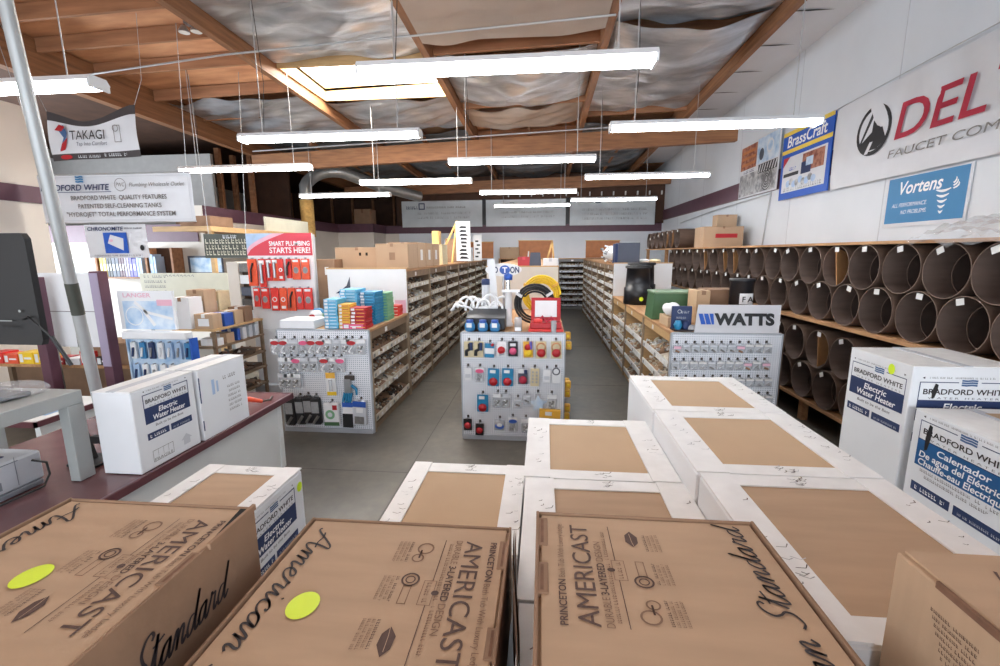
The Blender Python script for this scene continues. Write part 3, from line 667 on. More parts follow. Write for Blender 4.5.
for rn, z, y0, n, p in rows:
    for k in range(n):
        y = y0+p*k; tan = 1 if (rn[:3] == 'top' and k in (5, 11, 12, 14)) or ('below' in rn and k == 5) else 0
        lb = 'brown tube with a white tag, %s from the near end, %s' % (ORD[k], rn)
        if PR[tan] is None: PR[tan] = tube_proto(tan, lb); PR[tan].location = (XF, y, z); PR[tan]['group'] = 'brown tubes in the wall rack'; PR[tan].rotation_euler = (0, 0, 0)
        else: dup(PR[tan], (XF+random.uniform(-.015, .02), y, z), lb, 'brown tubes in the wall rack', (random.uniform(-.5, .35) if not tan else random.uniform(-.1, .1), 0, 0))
for k in range(7):
    y = 12.0+.52*k
    if k == 0 or True: dup(PR[1 if k in (1, 2) else 0], (XF-.02, y, 2.3+RO), 'brown tube lying on top of the tube rack, %s from the near end' % ORD[k], 'brown tubes in the wall rack', (.2*k, 0, 0))
m = MB(); m.box(XF-.02, 13.2, 2.265, XR-.05, 15.5, 2.295, 'board'); m.box(XF, 15.4, 0, XF+.09, 15.45, 2.27, 'board'); tag(m.build('rack_board'), 'far end board carrying the last tubes of the rack', 'board')
def carton(name, x0, y0, z0, x1, y1, z1, label, cat='cardboard box', mt='kraft', tape='kraft_dark', group=None, prints=()):
    t = thing(name, label, cat, ((x0+x1)/2, (y0+y1)/2, z0), group)
    b = MB(); b.box(x0, y0, z0, x1, y1, z1-.004, mt, .004); b.build('box_body', t)
    b = MB(); xm = (x0+x1)/2; b.box(x0, y0, z1-.004, xm-.003, y1, z1, mt); b.box(xm+.003, y0, z1-.004, x1, y1, z1, mt); b.build('top_flaps', t)
    b = MB(); b.box(xm-.025, y0-.001, z1-.05, xm+.025, y0, z1, tape); b.box(xm-.025, y0-.001, z1, xm+.025, y1, z1+.0012, tape)
    Mf = frame((x0, y0, z0), (1, 0, 0), (0, 0, 1))
    for u0, v0, u1, v1, mm in prints: b.rect(Mf, u0*(x1-x0), v0*(z1-z0), u1*(x1-x0), v1*(z1-z0), mm, .002)
    b.build('tape', t); return t
carton('cardboard_box', 3.55, 10.6, 2.3, 4.4, 11.2, 2.75, 'brown box with red lettering on top of the tube rack', prints=((.3, .45, .85, .65, 'red'),))
carton('cardboard_box', 4.05, 11.25, 2.3, 4.5, 11.55, 3.05, 'tall narrow brown box behind the red lettered box on the tube rack')
def wrap(fnc, label, cat='plastic wrap', seed=3):
    rr = random.Random(seed); b = MB()
    b.grid(fnc, 26, 16, 'plastic_wrap'); return tag(b.build('plastic_wrap'), label, cat)
rr = random.Random(4)
def wf(u, v):
    x = 3.28+.6*v; y = 3.0+1.5*u
    return (x+.03*math.sin(19*u+7*v), y, 2.31+.1*(math.sin(PI*u)**.5)*math.sin(PI*v)+.05*abs(math.sin(17*u+5*v))+.035*abs(math.sin(29*v+9*u))-.25*max(0, .3-v)*(1-u*.4)*2)
wrap(wf, 'crumpled clear plastic wrap hanging over the near end of the tube rack top')
m = MB(); m.tube([(XR-.02, 9.9, 3.42), (XR-.03, 9.95, 3.1), (XR-.02, 10.1, 2.3)], .012, 'wire', 6); m.tube([(XR-.03, 16, 3.15), (XR-.06, 13, 3.28), (XR-.04, 9.9, 3.35)], .01, 'wire', 6); tag(m.build('wall_cable'), 'grey cable sagging along the right wall under the maroon band', 'cable')
# ================================================================ SHELVING RUNS
def pile_mesh(seed, L, D, mts, n=70, s=1.0):
    rr = random.Random(seed); b = MB()
    for k in range(n):
        y = rr.uniform(0, L); x = rr.uniform(0, D*.93); z = .01+rr.uniform(0, .028)+.012*math.sin(y*9+seed)
        mt = rr.choice(mts); r = rr.uniform(.010, .02); l = rr.uniform(.02, .06)
        d = V3((rr.uniform(-1, 1), rr.uniform(-1, 1), rr.uniform(-.3, .4))).normalized()
        p = V3((x, y, z)); q = p+d*l; e = q+V3((rr.uniform(-1, 1), rr.uniform(-1, 1), rr.uniform(-.2, .6))).normalized()*l*.7
        b.tube([p, q, e], r, mt, 6)
    # low boxes that hold the loose pieces
    y = 0
    while y < L-.1:
        w = rr.uniform(.12, .26); w = min(w, L-y)
        b.box(0, y+.004, -.01, D*.98, y+w-.004, rr.uniform(.008, .04), rr.choice(mts[:2]+['kraft_dark']), 0); y += w
    return b
PILE = {}
def pile(kind, i, L):
    k = (kind, i, round(L, 2))
    if k not in PILE:
        mts = {'w': ['fit_white', 'kraft', 'fit_white', 'fit_white', 'pvc', 'fit_grey', 'pvc'], 'b': ['shelf_inner', 'kraft_dark', 'fit_dark', 'kraft_dark', 'fit_white', 'fit_grey', 'fit_copper'], 'g': ['fit_grey', 'shelf_inner', 'fit_white', 'kraft_dark', 'fit_grey', 'fit_white']}[kind]
        o = pile_mesh(i*13+ord(kind), L, .3, mts, 95 if L > 1.2 else 60).build('loose_fittings', None)
        me = o.data; off = V3(o.location)
        for v in me.vertices: v.co += off
        bpy.data.objects.remove(o); PILE[k] = me
    return PILE[k]
def bay_proto(name, L, h, D, levels, label, group, mt='shelf_brown', lip='shelf_edge', header=.1):
    # local frame: aisle face on +X at x=0, runs along +Y, back at x=-D
    t = thing(name, label, 'shelf unit', (0, 0, 0), group)
    for y in (0, L-.025):
        b = MB(); b.box(-D, y, 0, 0, y+.025, h-.03, mt); b.box(-.015, max(0, y-.008), 0, .012, y+.03, h-.03, 'shelf_post' if mt != 'fit_grey' else mt); b.build('side_panel', t, local=True)
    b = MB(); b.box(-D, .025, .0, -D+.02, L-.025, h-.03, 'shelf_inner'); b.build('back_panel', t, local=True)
    b = MB(); b.box(-D, 0, h-.03, .01, L, h, 'board'); b.build('top_board', t, local=True)
    b = MB(); b.box(-.02, .025, h-.03-header, -.005, L-.025, h-.03, mt); b.rect(frame((-.004, L*.35, h-.03-header), (0, 1, 0), (0, 0, 1)), 0, .015, .09, .075, 'tag', .002); b.build('header_rail', t, local=True)
    b = MB(); b.box(-D+.02, .025, 0, -.02, L-.025, .07, mt); b.build('base', t, local=True)
    for z in levels:
        s = MB(); s.add([(-.01, .026, z), (-.01, L-.026, z), (-.34, L-.026, z+.09), (-.34, .026, z+.09), (-.01, .026, z-.02), (-.01, L-.026, z-.02), (-.34, L-.026, z+.07), (-.34, .026, z+.07)], [(0, 1, 2, 3), (7, 6, 5, 4), (4, 5, 1, 0), (6, 7, 3, 2)], mt)
        so = s.build('shelf', t, local=True)
        s = MB(); s.box(-.016, .026, z-.026, .0, L-.026, z+.05, lip)
        for j in range(int(L/.16)): s.rect(frame((.0, .08+.16*j, z-.018), (0, 1, 0), (0, 0, 1)), 0, .004, .07, .045, 'tag' if j % 4 else 'fit_grey', .002)
        s.build('price_strip', so, local=True)
    return t
def stock(x, y, L, levels, face, kinds, where, rot=0):
    for j, z in enumerate(levels):
        o = bpy.data.objects.new('loose_fittings', pile(kinds[j % len(kinds)], (j*3+int(y*2)) % 4, L-.07)); COL.objects.link(o)
        o.location = (x-.32*face, y+(.035 if face > 0 else L-.035), z+.072)
        o.rotation_euler = (0, 0.25, 0 if face > 0 else PI)
        tag(o, 'fittings on the %s shelf down of the %s' % (ORD[len(levels)-1-j], where), 'fittings', kind='stuff')
XLF, XRF = -2.07, 1.47
LOW4 = [.14, .46, .70, .95]; TALL8 = [.14, .36, .58, .80, 1.02, 1.24, 1.46, 1.68]
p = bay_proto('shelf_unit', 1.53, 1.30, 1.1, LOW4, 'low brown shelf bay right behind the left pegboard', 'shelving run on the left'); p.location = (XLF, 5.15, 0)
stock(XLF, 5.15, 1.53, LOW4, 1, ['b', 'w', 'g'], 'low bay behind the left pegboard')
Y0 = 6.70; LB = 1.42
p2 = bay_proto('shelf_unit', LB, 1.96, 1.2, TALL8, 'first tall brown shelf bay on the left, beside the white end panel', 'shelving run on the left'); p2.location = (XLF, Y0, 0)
stock(XLF, Y0, LB, TALL8, 1, ['w', 'g', 'w', 'b'], 'first tall bay on the left')
for k in range(1, 7):
    dup(p2, (XLF, Y0+LB*k, 0), 'tall brown shelf bay on the left aisle side, %s from the white end panel' % ORD[k])
    stock(XLF, Y0+LB*k, LB, TALL8, 1, ['g', 'w', 'b', 'w'], '%s tall bay on the left' % ORD[k])
# right run faces the aisle on its left side
LR = [.12, .38, .63, .88]
p = bay_proto('shelf_unit', 1.45, 1.30, 1.15, LR, 'low shelf bay right behind the right pegboard, white lipped', 'shelving run on the right', 'wood_light', 'carton_flap'); p.location = (XRF, 5.2+1.45, 0); p.rotation_euler = (0, 0, PI)
stock(XRF, 5.2, 1.45, LR, -1, ['w'], 'low bay behind the right pegboard')
for k in (1, 2):
    dup(p, (XRF, 5.2+1.45*(k+1), 0), 'low shelf bay on the right run, %s from the right pegboard' % ORD[k])
    stock(XRF, 5.2+1.45*k, 1.45, LR, -1, ['w'], '%s low bay on the right run' % ORD[k])
TR8 = TALL8
p3 = bay_proto('shelf_unit', 1.42, 1.96, 1.15, TR8, 'first tall shelf bay on the right, beside the white end panel', 'shelving run on the right', 'shelf_brown', 'carton_flap'); p3.location = (XRF, 9.58+1.42, 0); p3.rotation_euler = (0, 0, PI)
stock(XRF, 9.58, 1.42, TR8, -1, ['w', 'w', 'g'], 'first tall bay on the right')
for k in range(1, 5):
    dup(p3, (XRF, 9.58+1.42*(k+1), 0), 'tall shelf bay on the right aisle side, %s from the white end panel' % ORD[k])
    stock(XRF, 9.58+1.42*k, 1.42, TR8, -1, ['b', 'g', 'w'], '%s tall bay on the right' % ORD[k])
# back wall shelving facing the camera
p4 = None
for k, x in enumerate((-5.2, -3.8, .62, 1.98)):
    if p4 is None:
        p4 = bay_proto('shelf_unit', 1.34, 1.98, .5, TALL8, 'grey shelf bay on the back wall, leftmost', 'shelving on the back wall', 'fit_grey', 'carton_grey'); p4.location = (x, 17.85, 0); p4.rotation_euler = (0, 0, -PI/2)
    else: dup(p4, (x, 17.85, 0), 'grey shelf bay on the back wall, %s from the left' % ORD[k])
    for j, z in enumerate(TALL8):
        o = bpy.data.objects.new('loose_fittings', pile('gw'[j % 2], j % 4, 1.35-.07)); COL.objects.link(o); o.location = (x+.035, 17.85+.32, z+.07); o.rotation_euler = (0, .25, -PI/2)
        tag(o, 'stock on the %s shelf down of the back wall bay %s from left' % (ORD[7-j], ORD[k]), 'fittings', kind='stuff')
# centre run
p5 = bay_proto('shelf_unit', 2.35, 1.28, 1.18, LOW4, 'low shelf unit directly behind the centre pegboard', 'shelving run in the centre'); p5.location = (.25, 5.1, 0)
p6 = bay_proto('shelf_unit', 1.8, 1.98, 1.18, TALL8, 'tall centre shelf bay behind the coiled hoses', 'shelving run in the centre'); p6.location = (.25, 7.5, 0)
for k in range(1, 5): dup(p6, (.25, 7.5+1.8*k, 0), 'tall centre shelf bay, %s behind the coiled hoses' % ORD[k])
# white end panels of the tall runs
for x0, x1, y, z0, l in ((-3.3, -2.06, 6.68, 1.3, 'white end panel with a dark fin emblem above the left low bay'), (-.93, .25, 7.48, 0, 'white end panel behind the coiled hoses'), (1.46, 2.63, 9.56, 1.3, 'white end panel behind the black plastic tubs')):
    t = thing('end_panel', l, 'panel', ((x0+x1)/2, y, 0)); b = MB(); b.box(x0, y-.015, z0, x1, y+.012, 1.97, 'panel_beige' if x0 == -.93 else 'carton_white', .003); b.build('board', t)
    b = MB(); b.box(x0-.01, y-.02, 1.97, x1+.01, y+.02, 1.99, 'wood_light'); b.build('top_strip', t)
    if x0 < -3:
        M = frame((x0, y-.016, 0), (1, 0, 0), (0, 0, 1)); b = MB(); b.shape(M, [(.22, 1.66), (.3, 1.72), (.36, 1.86), (.36, 1.64)], 'slate', .002); b.shape(M, [(.12, 1.6), (.2, 1.6), (.3, 1.63), (.18, 1.64)], 'navy', .002); b.rect(M, 1.05, 1.3, 1.22, 1.5, 'pale_pink', .001); b.build('printing', t)

# ---------------------------------------------------------------- pegboard ends
def pegend(x0, x1, y, h, label, zb=.03, side='steel'):
    t = thing('pegboard_display', label, 'pegboard', ((x0+x1)/2, y, 0))
    b = MB(); b.box(x0, y-.012, zb, x1, y+.01, h, 'pegboard'); b.build('board', t)
    b = MB(); b.box(x0-.015, y-.02, 0, x0, y+.03, h+.005, 'pegboard_frame'); b.box(x1, y-.02, 0, x1+.015, y+.03, h+.005, 'pegboard_frame'); b.box(x0, y-.02, h, x1, y+.03, h+.012, 'pegboard_frame'); b.build('rim', t)
    b = MB(); b.box(x0, y-.04, 0, x1, y+.03, zb+.02, 'pegboard_frame'); b.build('foot_rail', t)
    return t
YL, YC, YR = 5.13, 5.07, 5.17
PL = pegend(-3.22, -2.08, YL, 1.29, 'white pegboard at the left shelving end hung with bagged parts and gloves')
PC = pegend(-.93, .25, YC, 1.29, 'white pegboard in the centre hung with red and blue blister cards')
PRt = pegend(1.47, 2.64, YR, 1.29, 'white pegboard under the WATTS sign hung with small clear bags')
b = MB(); b.box(2.64, YR, 0, 2.68, 9.56, 1.29, 'shelf_inner'); tag(b.build('side_board'), 'brown rear side board of the right low shelving', 'board')
PK = {}
def packet(kind):
    if kind in PK: return PK[kind]
    b = MB(); F = frame((0, 0, 0), (1, 0, 0), (0, 0, 1))   # hangs from the origin, front towards -Y
    def card(w, h, mt, d=.012): b.box(-w/2, -d/2, -h, w/2, d/2, 0, mt, .002)
    def blob(z, rx, rz, mt, dy=-.02):
        b.lathe([(.001, -.022), (rx*.6, -.018), (rx, -.006), (rx, .006)], (0, dy, z), mt, 12, 'y')
    M = lambda d=.007: frame((0, -d, 0), (1, 0, 0), (0, 0, 1))
    if kind.startswith('bag'):
        hdr = {'bag_red': 'red', 'bag_pink': 'pink', 'bag_white': 'card_white', 'bag_plain': 'card_white', 'bag_blue': 'blue'}[kind]
        b.box(-.05, -.012, -.155, .05, .012, -.03, 'bag', .01); b.box(-.05, -.014, -.04, .05, .004, 0, 'card_white' if kind != 'bag_white' else 'carton_grey')
        if hdr != 'card_white': b.oval(M(.016), 0, -.035, .045, .022, hdr, .001)
        rr = random.Random(len(kind))
        for k in range(6): b.cyl((rr.uniform(-.035, .02), -.02, rr.uniform(-.145, -.06)), (rr.uniform(-.02, .035), -.018, rr.uniform(-.145, -.06)), .008, rr.choice(['steel', 'fit_grey', 'card_white']), 6)
    elif kind == 'tan_pipe': 
        card(.1, .17, 'card_tan'); b.tube([(-.025, -.02, -.15), (-.025, -.02, -.1), (.01, -.02, -.08), (.01, -.02, -.02)], .018, 'black', 8); b.cyl((.025, -.02, -.09), (.025, -.02, -.01), .02, 'navy', 8)
    elif kind == 'blue_white': card(.1, .15, 'teal'); b.rect(M(), -.05, -.11, .05, -.05, 'card_white'); b.cyl((.02, -.02, -.02), (.04, -.02, .0), .014, 'red', 8)
    elif kind == 'white_red': card(.1, .16, 'card_white'); blob(-.09, .04, .03, 'red'); b.cyl((-.02, -.02, -.14), (.03, -.02, -.12), .012, 'steel', 6)
    elif kind == 'black_red': card(.1, .16, 'black'); blob(-.1, .038, .03, 'pink'); b.rect(M(), -.03, -.05, .03, -.02, 'card_white')
    elif kind == 'gold_red': card(.1, .17, 'gold'); blob(-.12, .04, .03, 'yellow'); blob(-.06, .035, .03, 'red'); b.cyl((.03, -.02, -.08), (.03, -.02, 0), .016, 'violet', 8)
    elif kind == 'tan_red': card(.11, .18, 'card_tan'); blob(-.12, .045, .03, 'red'); b.lathe([(.04, 0), (.05, .01), (.04, .02)], (0, -.03, -.06), 'clay', 12, 'y')
    elif kind == 'blue_red': card(.12, .19, 'teal'); blob(-.14, .045, .03, 'red'); b.rect(M(), -.04, -.05, .02, -.015, 'card_white')
    elif kind == 'dark_red': card(.1, .17, 'slate'); b.rect(M(), -.05, -.05, .05, 0, 'card_white'); blob(-.12, .042, .03, 'delta_red'); b.cyl((.03, -.02, -.05), (.03, -.02, -.01), .018, 'navy', 8)
    elif kind == 'tan_flat': card(.09, .19, 'card_tan'); [b.oval(M(), -.02+.04*(k % 2), -.04-.035*(k//2), .012, .012, 'steel') for k in range(8)]
    elif kind == 'white_small': card(.08, .14, 'card_white'); b.rect(M(), -.03, -.11, .03, -.07, 'carton_grey')
    elif kind == 'white_arc': card(.09, .16, 'card_white'); b.ring(frame((0, -.008, 0), (1, 0, 0), (0, 0, 1)), 0, -.03, .035, .012, 'slate')
    elif kind == 'red_black': card(.09, .13, 'black'); blob(-.07, .035, .03, 'red')
    elif kind == 'blue_bag': b.box(-.055, -.012, -.12, .055, .012, 0, 'bag', .01); b.oval(M(.015), 0, -.07, .05, .03, 'blue'); b.oval(M(.015), 0, -.055, .03, .02, 'card_white', .002)
    elif kind == 'star': b.shape(frame((0, -.008, 0), (1, 0, 0), (0, 0, 1)), [(math.cos(PI/2+PI*k/5)*(.1 if k % 2 == 0 else .05), -.11+math.sin(PI/2+PI*k/5)*(.1 if k % 2 == 0 else .05)) for k in range(10)], 'photo_blue'); b.box(-.03, -.006, -.15, .03, 0, 0, 'bag')
    elif kind == 'gold_box': b.box(-.11, -.05, -.09, .11, 0, 0, 'gold', .003); b.rect(frame((0, -.051, 0), (1, 0, 0), (0, 0, 1)), -.05, -.06, .02, -.02, 'card_white')
    elif kind == 'yellow_kit': card(.1, .24, 'card_white'); b.rect(M(), -.05, -.06, .05, 0, 'gold'); b.rect(M(), -.05, -.24, .05, -.2, 'yellow'); b.cyl((0, -.02, -.19), (0, -.02, -.07), .02, 'bag', 8)
    elif kind == 'glove':
        b.box(-.05, -.012, -.05, .05, .012, 0, 'fit_dark', .004); b.box(-.06, -.018, -.2, .02, .018, -.03, 'steel', .012)
        for j, (dx, l) in enumerate(((-.055, .12), (-.03, .15), (-.005, .15), (.02, .13))): b.tube([(dx, -.01, -.18), (dx-.015, -.02, -.18-l*.6), (dx-.03, -.01, -.18-l)], [.013, .013, .008], 'teal', 6)
        b.tube([(.02, -.01, -.1), (.07, -.01, -.14), (.07, -.01, -.2)], [.016, .016, .01], 'teal', 6)
    elif kind == 'black_bag': b.box(-.055, -.03, -.3, .055, .03, 0, 'black', .02); b.rect(M(.031), -.04, -.17, .04, -.05, 'bag'); b.cyl((-.03, -.03, -.28), (.03, -.035, -.2), .015, 'fit_grey', 6)
    elif kind == 'green_pack': b.box(-.08, -.03, -.24, .08, .03, 0, 'card_white', .01); b.oval(M(.031), -.01, -.12, .05, .05, 'green_pack'); b.oval(M(.032), -.01, -.12, .025, .025, 'banner_grey', .001); b.rect(M(.031), -.08, -.24, .08, -.2, 'green'); b.rect(M(.031), .02, -.07, .07, -.02, 'red', .001)
    elif kind == 'black_white': b.box(-.055, -.03, -.27, .055, .03, 0, 'card_white', .008); b.rect(M(.031), -.055, -.27, .055, -.12, 'black'); b.rect(M(.031), -.055, -.05, .055, 0, 'blue', .001)
    elif kind == 'blue_lilac': b.box(-.07, -.035, -.26, .07, .035, 0, 'carton_grey', .008); b.rect(M(.036), -.07, -.06, .07, 0, 'blue'); b.rect(M(.036), -.03, -.12, .04, -.07, 'card_white', .001); b.rect(M(.036), -.05, -.24, .05, -.16, 'fit_grey', .001)
    elif kind == 'clear_small': b.box(-.045, -.01, -.1, .045, .01, -.015, 'bag', .006); b.box(-.04, -.012, -.025, .04, .002, 0, 'tag'); b.cyl((-.02, -.016, -.08), (.02, -.014, -.05), .009, 'steel', 6); b.cyl((.0, -.016, -.085), (.025, -.014, -.075), .007, 'steel', 6)
    elif kind == 'clear_dark': b.box(-.045, -.01, -.1, .045, .01, -.015, 'bag', .006); b.box(-.04, -.012, -.025, .04, .002, 0, 'carton_grey'); b.cyl((-.02, -.016, -.06), (.02, -.014, -.08), .01, 'fit_grey', 6)
    elif kind == 'clear_red': b.box(-.045, -.01, -.1, .045, .01, -.015, 'bag', .006); b.rect(M(.013), -.04, -.05, .04, -.02, 'pale_pink'); b.cyl((-.02, -.016, -.07), (.02, -.014, -.085), .012, 'fit_copper', 6)
    elif kind == 'gold_bag': b.box(-.035, -.03, -.1, .035, .03, 0, 'gold', .012); b.box(-.02, -.035, -.07, .02, .035, -.03, 'yellow', .008)
    o = b.build('tmp', None); me = o.data; off = V3(o.location)
    for v in me.vertices: v.co += off
    bpy.data.objects.remove(o); PK[kind] = me; return me
DESC = {'bag_red': 'bag with red header', 'bag_pink': 'bag with pink header', 'bag_white': 'bag with grey header', 'bag_plain': 'bag with white header', 'bag_blue': 'bag with blue header',
 'tan_pipe': 'tan card with a black trap', 'blue_white': 'blue card with a white stripe', 'white_red': 'white card with a red washer', 'black_red': 'black card with a pink disc', 'gold_red': 'gold card with two discs',
 'tan_red': 'tan card with a red disc', 'blue_red': 'blue card with a red disc', 'dark_red': 'dark card with a red disc', 'tan_flat': 'tan card of small rings', 'white_small': 'small white card', 'white_arc': 'white card with a dark ring',
 'red_black': 'small black card with a red disc', 'blue_bag': 'clear bag with a blue oval', 'star': 'clear bag with a pale star', 'gold_box': 'gold box', 'yellow_kit': 'white and yellow tool kit card', 'glove': 'pair of blue fingered work gloves',
 'black_bag': 'black bagged drain part', 'green_pack': 'white and green pack', 'black_white': 'black and white pack', 'blue_lilac': 'blue topped grey pack', 'clear_small': 'small white header bag', 'clear_dark': 'small bag with dark fitting', 'clear_red': 'small pink header bag', 'gold_bag': 'small gold packet'}
def hang(rows, y, board, where, sc=1.0):
    hooks = MB(); hm = []
    for rname, z, items in rows:
        n = len(items)
        for k, it in enumerate(items):
            px, kind = it[0], it[1]; zz = it[2] if len(it) > 2 else z
            p = at(px, zz, Y=y-.03)
            h = MB(); h.tube([(p.x, y-.012, p.z+.012), (p.x, y-.09, p.z+.008), (p.x, y-.1, p.z+.02)], .004, 'steel', 5); h.box(p.x-.012, y-.02, p.z+.005, p.x+.012, y-.012, p.z+.035, 'fit_dark'); h.build('hook', board)
            o = bpy.data.objects.new('hanging_packet', packet(kind)); COL.objects.link(o); o.location = (p.x, y-.055, p.z); o.scale = (sc, 1, sc)
            o.rotation_euler = (0, random.uniform(-.05, .05), 0)
            tag(o, '%s, %s from left, %s of %s pegboard' % (DESC[kind], ORD[k], rname, where), 'packet', 'packets hung on the %s pegboard' % where)
hang([('top row', 339, [(276, 'bag_red'), (284, 'bag_red'), (294, 'bag_white'), (304, 'bag_pink'), (312, 'bag_red'), (321, 'bag_red'), (328, 'bag_plain'), (337, 'bag_white'), (346, 'bag_plain'), (352, 'bag_red'), (361, 'bag_plain')]),
 ('second row', 357, [(284, 'bag_plain'), (291, 'bag_plain'), (297, 'bag_pink'), (306, 'bag_white'), (314, 'bag_white'), (325, 'bag_red'), (333, 'bag_plain'), (341, 'bag_pink')]),
 ('third row', 373, [(284, 'bag_white'), (290, 'bag_plain'), (297, 'bag_plain'), (331, 'yellow_kit', 372), (350, 'glove', 375)]),
 ('bottom row', 397, [(290, 'black_bag'), (300, 'black_bag', 396), (308, 'black_bag', 395), (316, 'black_bag', 396), (332, 'green_pack', 402), (349, 'black_white', 401), (361, 'blue_lilac', 400)])], YL, PL, 'left', 1.2)
hang([('top row', 341, [(469, 'tan_pipe'), (479, 'tan_pipe'), (490, 'blue_white', 343), (502, 'white_red'), (513, 'black_red'), (528, 'gold_red'), (541, 'tan_red'), (556, 'tan_red')]),
 ('second row', 368, [(468, 'white_small', 367), (480, 'bag_pink', 367), (494, 'blue_red', 368), (508, 'blue_red', 368), (523, 'dark_red'), (535, 'tan_flat'), (547, 'white_small', 369), (556, 'white_arc')]),
 ('third row', 394, [(483, 'blue_red', 394), (498, 'bag_plain', 393), (506, 'bag_white', 393), (518, 'clear_dark', 398), (527, 'clear_dark', 394), (538, 'star', 393), (552, 'bag_plain', 394)]),
 ('bottom row', 419, [(468, 'red_black', 418), (480, 'red_black', 423), (500, 'blue_bag'), (513, 'bag_blue', 417), (526, 'bag_plain', 418), (550, 'gold_box', 408)])], YC, PC, 'centre', 1.1)
kinds = ['clear_small', 'clear_small', 'clear_dark', 'clear_small', 'clear_red', 'clear_dark']
rr = random.Random(5)
hang([('%s row' % nm, yy, [(675+9.0*k+xo, rr.choice(kinds)) for k in range(12-sk)]) for nm, yy, xo, sk in (('top', 344, 2, 1), ('second', 361, 0, 1), ('third', 378, 2, 1), ('fourth', 395, 3, 1))], YR, PRt, 'right', 1.0)
for k, (y, z) in enumerate(((5.25, 1.22), (5.45, 1.3), (5.22, .75), (5.3, .62), (5.5, .7), (5.25, .45), (5.35, .3))):
    o = bpy.data.objects.new('hanging_packet', packet('gold_bag')); COL.objects.link(o); o.location = (.31, y, z-.05)
    tag(o, 'small gold packet hanging on the aisle side of the centre shelving, %s from the top' % ORD[k], 'packet', 'gold packets beside the centre pegboard')
M = frame((0, YC-.013, 0), (1, 0, 0), (0, 0, 1))
# ================================================================ THINGS ON TOP OF THE SHELVING
TZ = 1.305
def small_box(x, y, z, w, d, h, mt, label, group, side=None, cat='box', name='product_box', rz=0):
    b = MB(); b.T = Matrix.Translation((x, y, z)) @ Matrix.Rotation(rz, 4, 'Z')
    b.box(-w/2, -d/2, 0, w/2, d/2, h, mt, .002); M = frame((-w/2, -d/2, 0), (1, 0, 0), (0, 0, 1))
    b.rect(M, .06*w, .15*h, .3*w, .85*h, 'card_white', .001); b.rect(M, .38*w, .4*h, .9*w, .58*h, side or 'card_white', .001)
    return tag(b.build(name), label, cat, group)
def stackb(x, y, n, w, d, h, mt, cname, where, group, side=None):
    for k in range(n):
        small_box(x+random.uniform(-.006, .006), y+random.uniform(-.006, .006), TZ+k*h, w, d, h-.003, mt, 'flat %s box, %s up in %s' % (cname, ORD[k], where), group, side)
stackb(-2.55, 5.30, 9, .17, .26, .04, 'sky_pack', 'light blue', 'the front left stack', 'flat boxes stacked on the left shelving')
stackb(-2.385, 5.28, 7, .14, .22, .043, 'gold', 'yellow', 'the yellow stack', 'flat boxes stacked on the left shelving', 'red')
stackb(-2.21, 5.28, 6, .19, .22, .043, 'red', 'red', 'the front red stack', 'flat boxes stacked on the left shelving', 'gold')
small_box(-2.28, 5.19, TZ, .26, .05, .06, 'pink', 'pink box lying in front of the yellow and red stacks', None)
stackb(-2.44, 5.60, 12, .22, .3, .038, 'sky_pack', 'light blue', 'the tall stack behind the red one', 'flat boxes stacked on the left shelving')
stackb(-2.22, 5.66, 11, .2, .3, .038, 'teal', 'blue', 'the tall stack nearer the aisle', 'flat boxes stacked on the left shelving', 'sky_pack')
stackb(-2.145, 5.98, 10, .13, .26, .038, 'green_pack', 'pale green', 'the green stack', 'flat boxes stacked on the left shelving', 'teal')
stackb(-2.15, 6.42, 3, .13, .2, .05, 'red_pack', 'small red', 'the stack by the end panel', 'flat boxes stacked on the left shelving')
# white open tray with odd packs
t = thing('white_tray', 'long white flat box at the front left corner of the left shelving', 'box', (-2.98, 5.3, TZ)); b = MB(); b.box(-3.2, 5.15, TZ, -2.76, 5.5, TZ+.1, 'carton_white', .004); b.build('box_body', t)
b = MB(); b.box(-3.17, 5.18, TZ+.1, -2.79, 5.47, TZ+.104, 'carton_flap'); b.build('lid', t)
for k, (x, y, mt, l, r) in enumerate(((-3.05, 5.75, 'card_white', 'white round pack with a red mark behind the white tray', .09), (-2.86, 5.8, 'green_pack', 'green and white round pack behind the white tray', .1), (-3.14, 6.0, 'banner_blue', 'blue pack behind the white tray', .08))):
    b = MB(); b.lathe([(.001, 0), (r, .0), (r*1.05, .09), (r*.7, .14), (.001, .15)], (x, y, TZ), mt, 14); b.oval(frame((x-.06, y-r-.004, TZ+.0), (1, 0, 0), (0, 0, 1)), .06, .08, .04, .025, 'red'); tag(b.build('round_pack'), l, 'pack')
# boxes on the tall left run
HZ = 1.965
pr = ((.12, .35, .3, .65, 'tag'), (.6, .3, .8, .6, 'kraft_edge'))
carton('cardboard_box', -2.62, 6.95, HZ, -2.1, 7.5, HZ+.39, 'large plain brown box on the left shelving by the white end panel', prints=((.42, .35, .6, .65, 'kraft_dark'),))
for k, (y, l) in enumerate(((7.52, 'brown box with a white label, first behind the large plain one'), (8.06, 'brown box with a white label, second behind the large plain one'), (8.6, 'brown box with a white label, third behind the large plain one'))):
    t = carton('cardboard_box', -2.62, y, HZ, -2.1, y+.5, HZ+.42, l); b = MB(); b.rect(frame((-2.099, y, HZ), (0, 1, 0), (0, 0, 1)), .15, .12, .3, .3, 'tag', .002); b.build('label', t)
carton('cardboard_box', -3.45, 7.3, HZ, -2.7, 7.8, HZ+.34, 'brown box with two dark slots behind the white end panel', prints=((.55, .6, .6, .75, 'dark_gap'), (.7, .6, .75, .75, 'dark_gap')))
carton('cardboard_box', -3.75, 7.0, 1.5, -3.33, 7.5, HZ+.15, 'long low brown box with a white label left of the white end panel', mt='kraft_dark', prints=((.6, .6, .75, .8, 'tag'),))
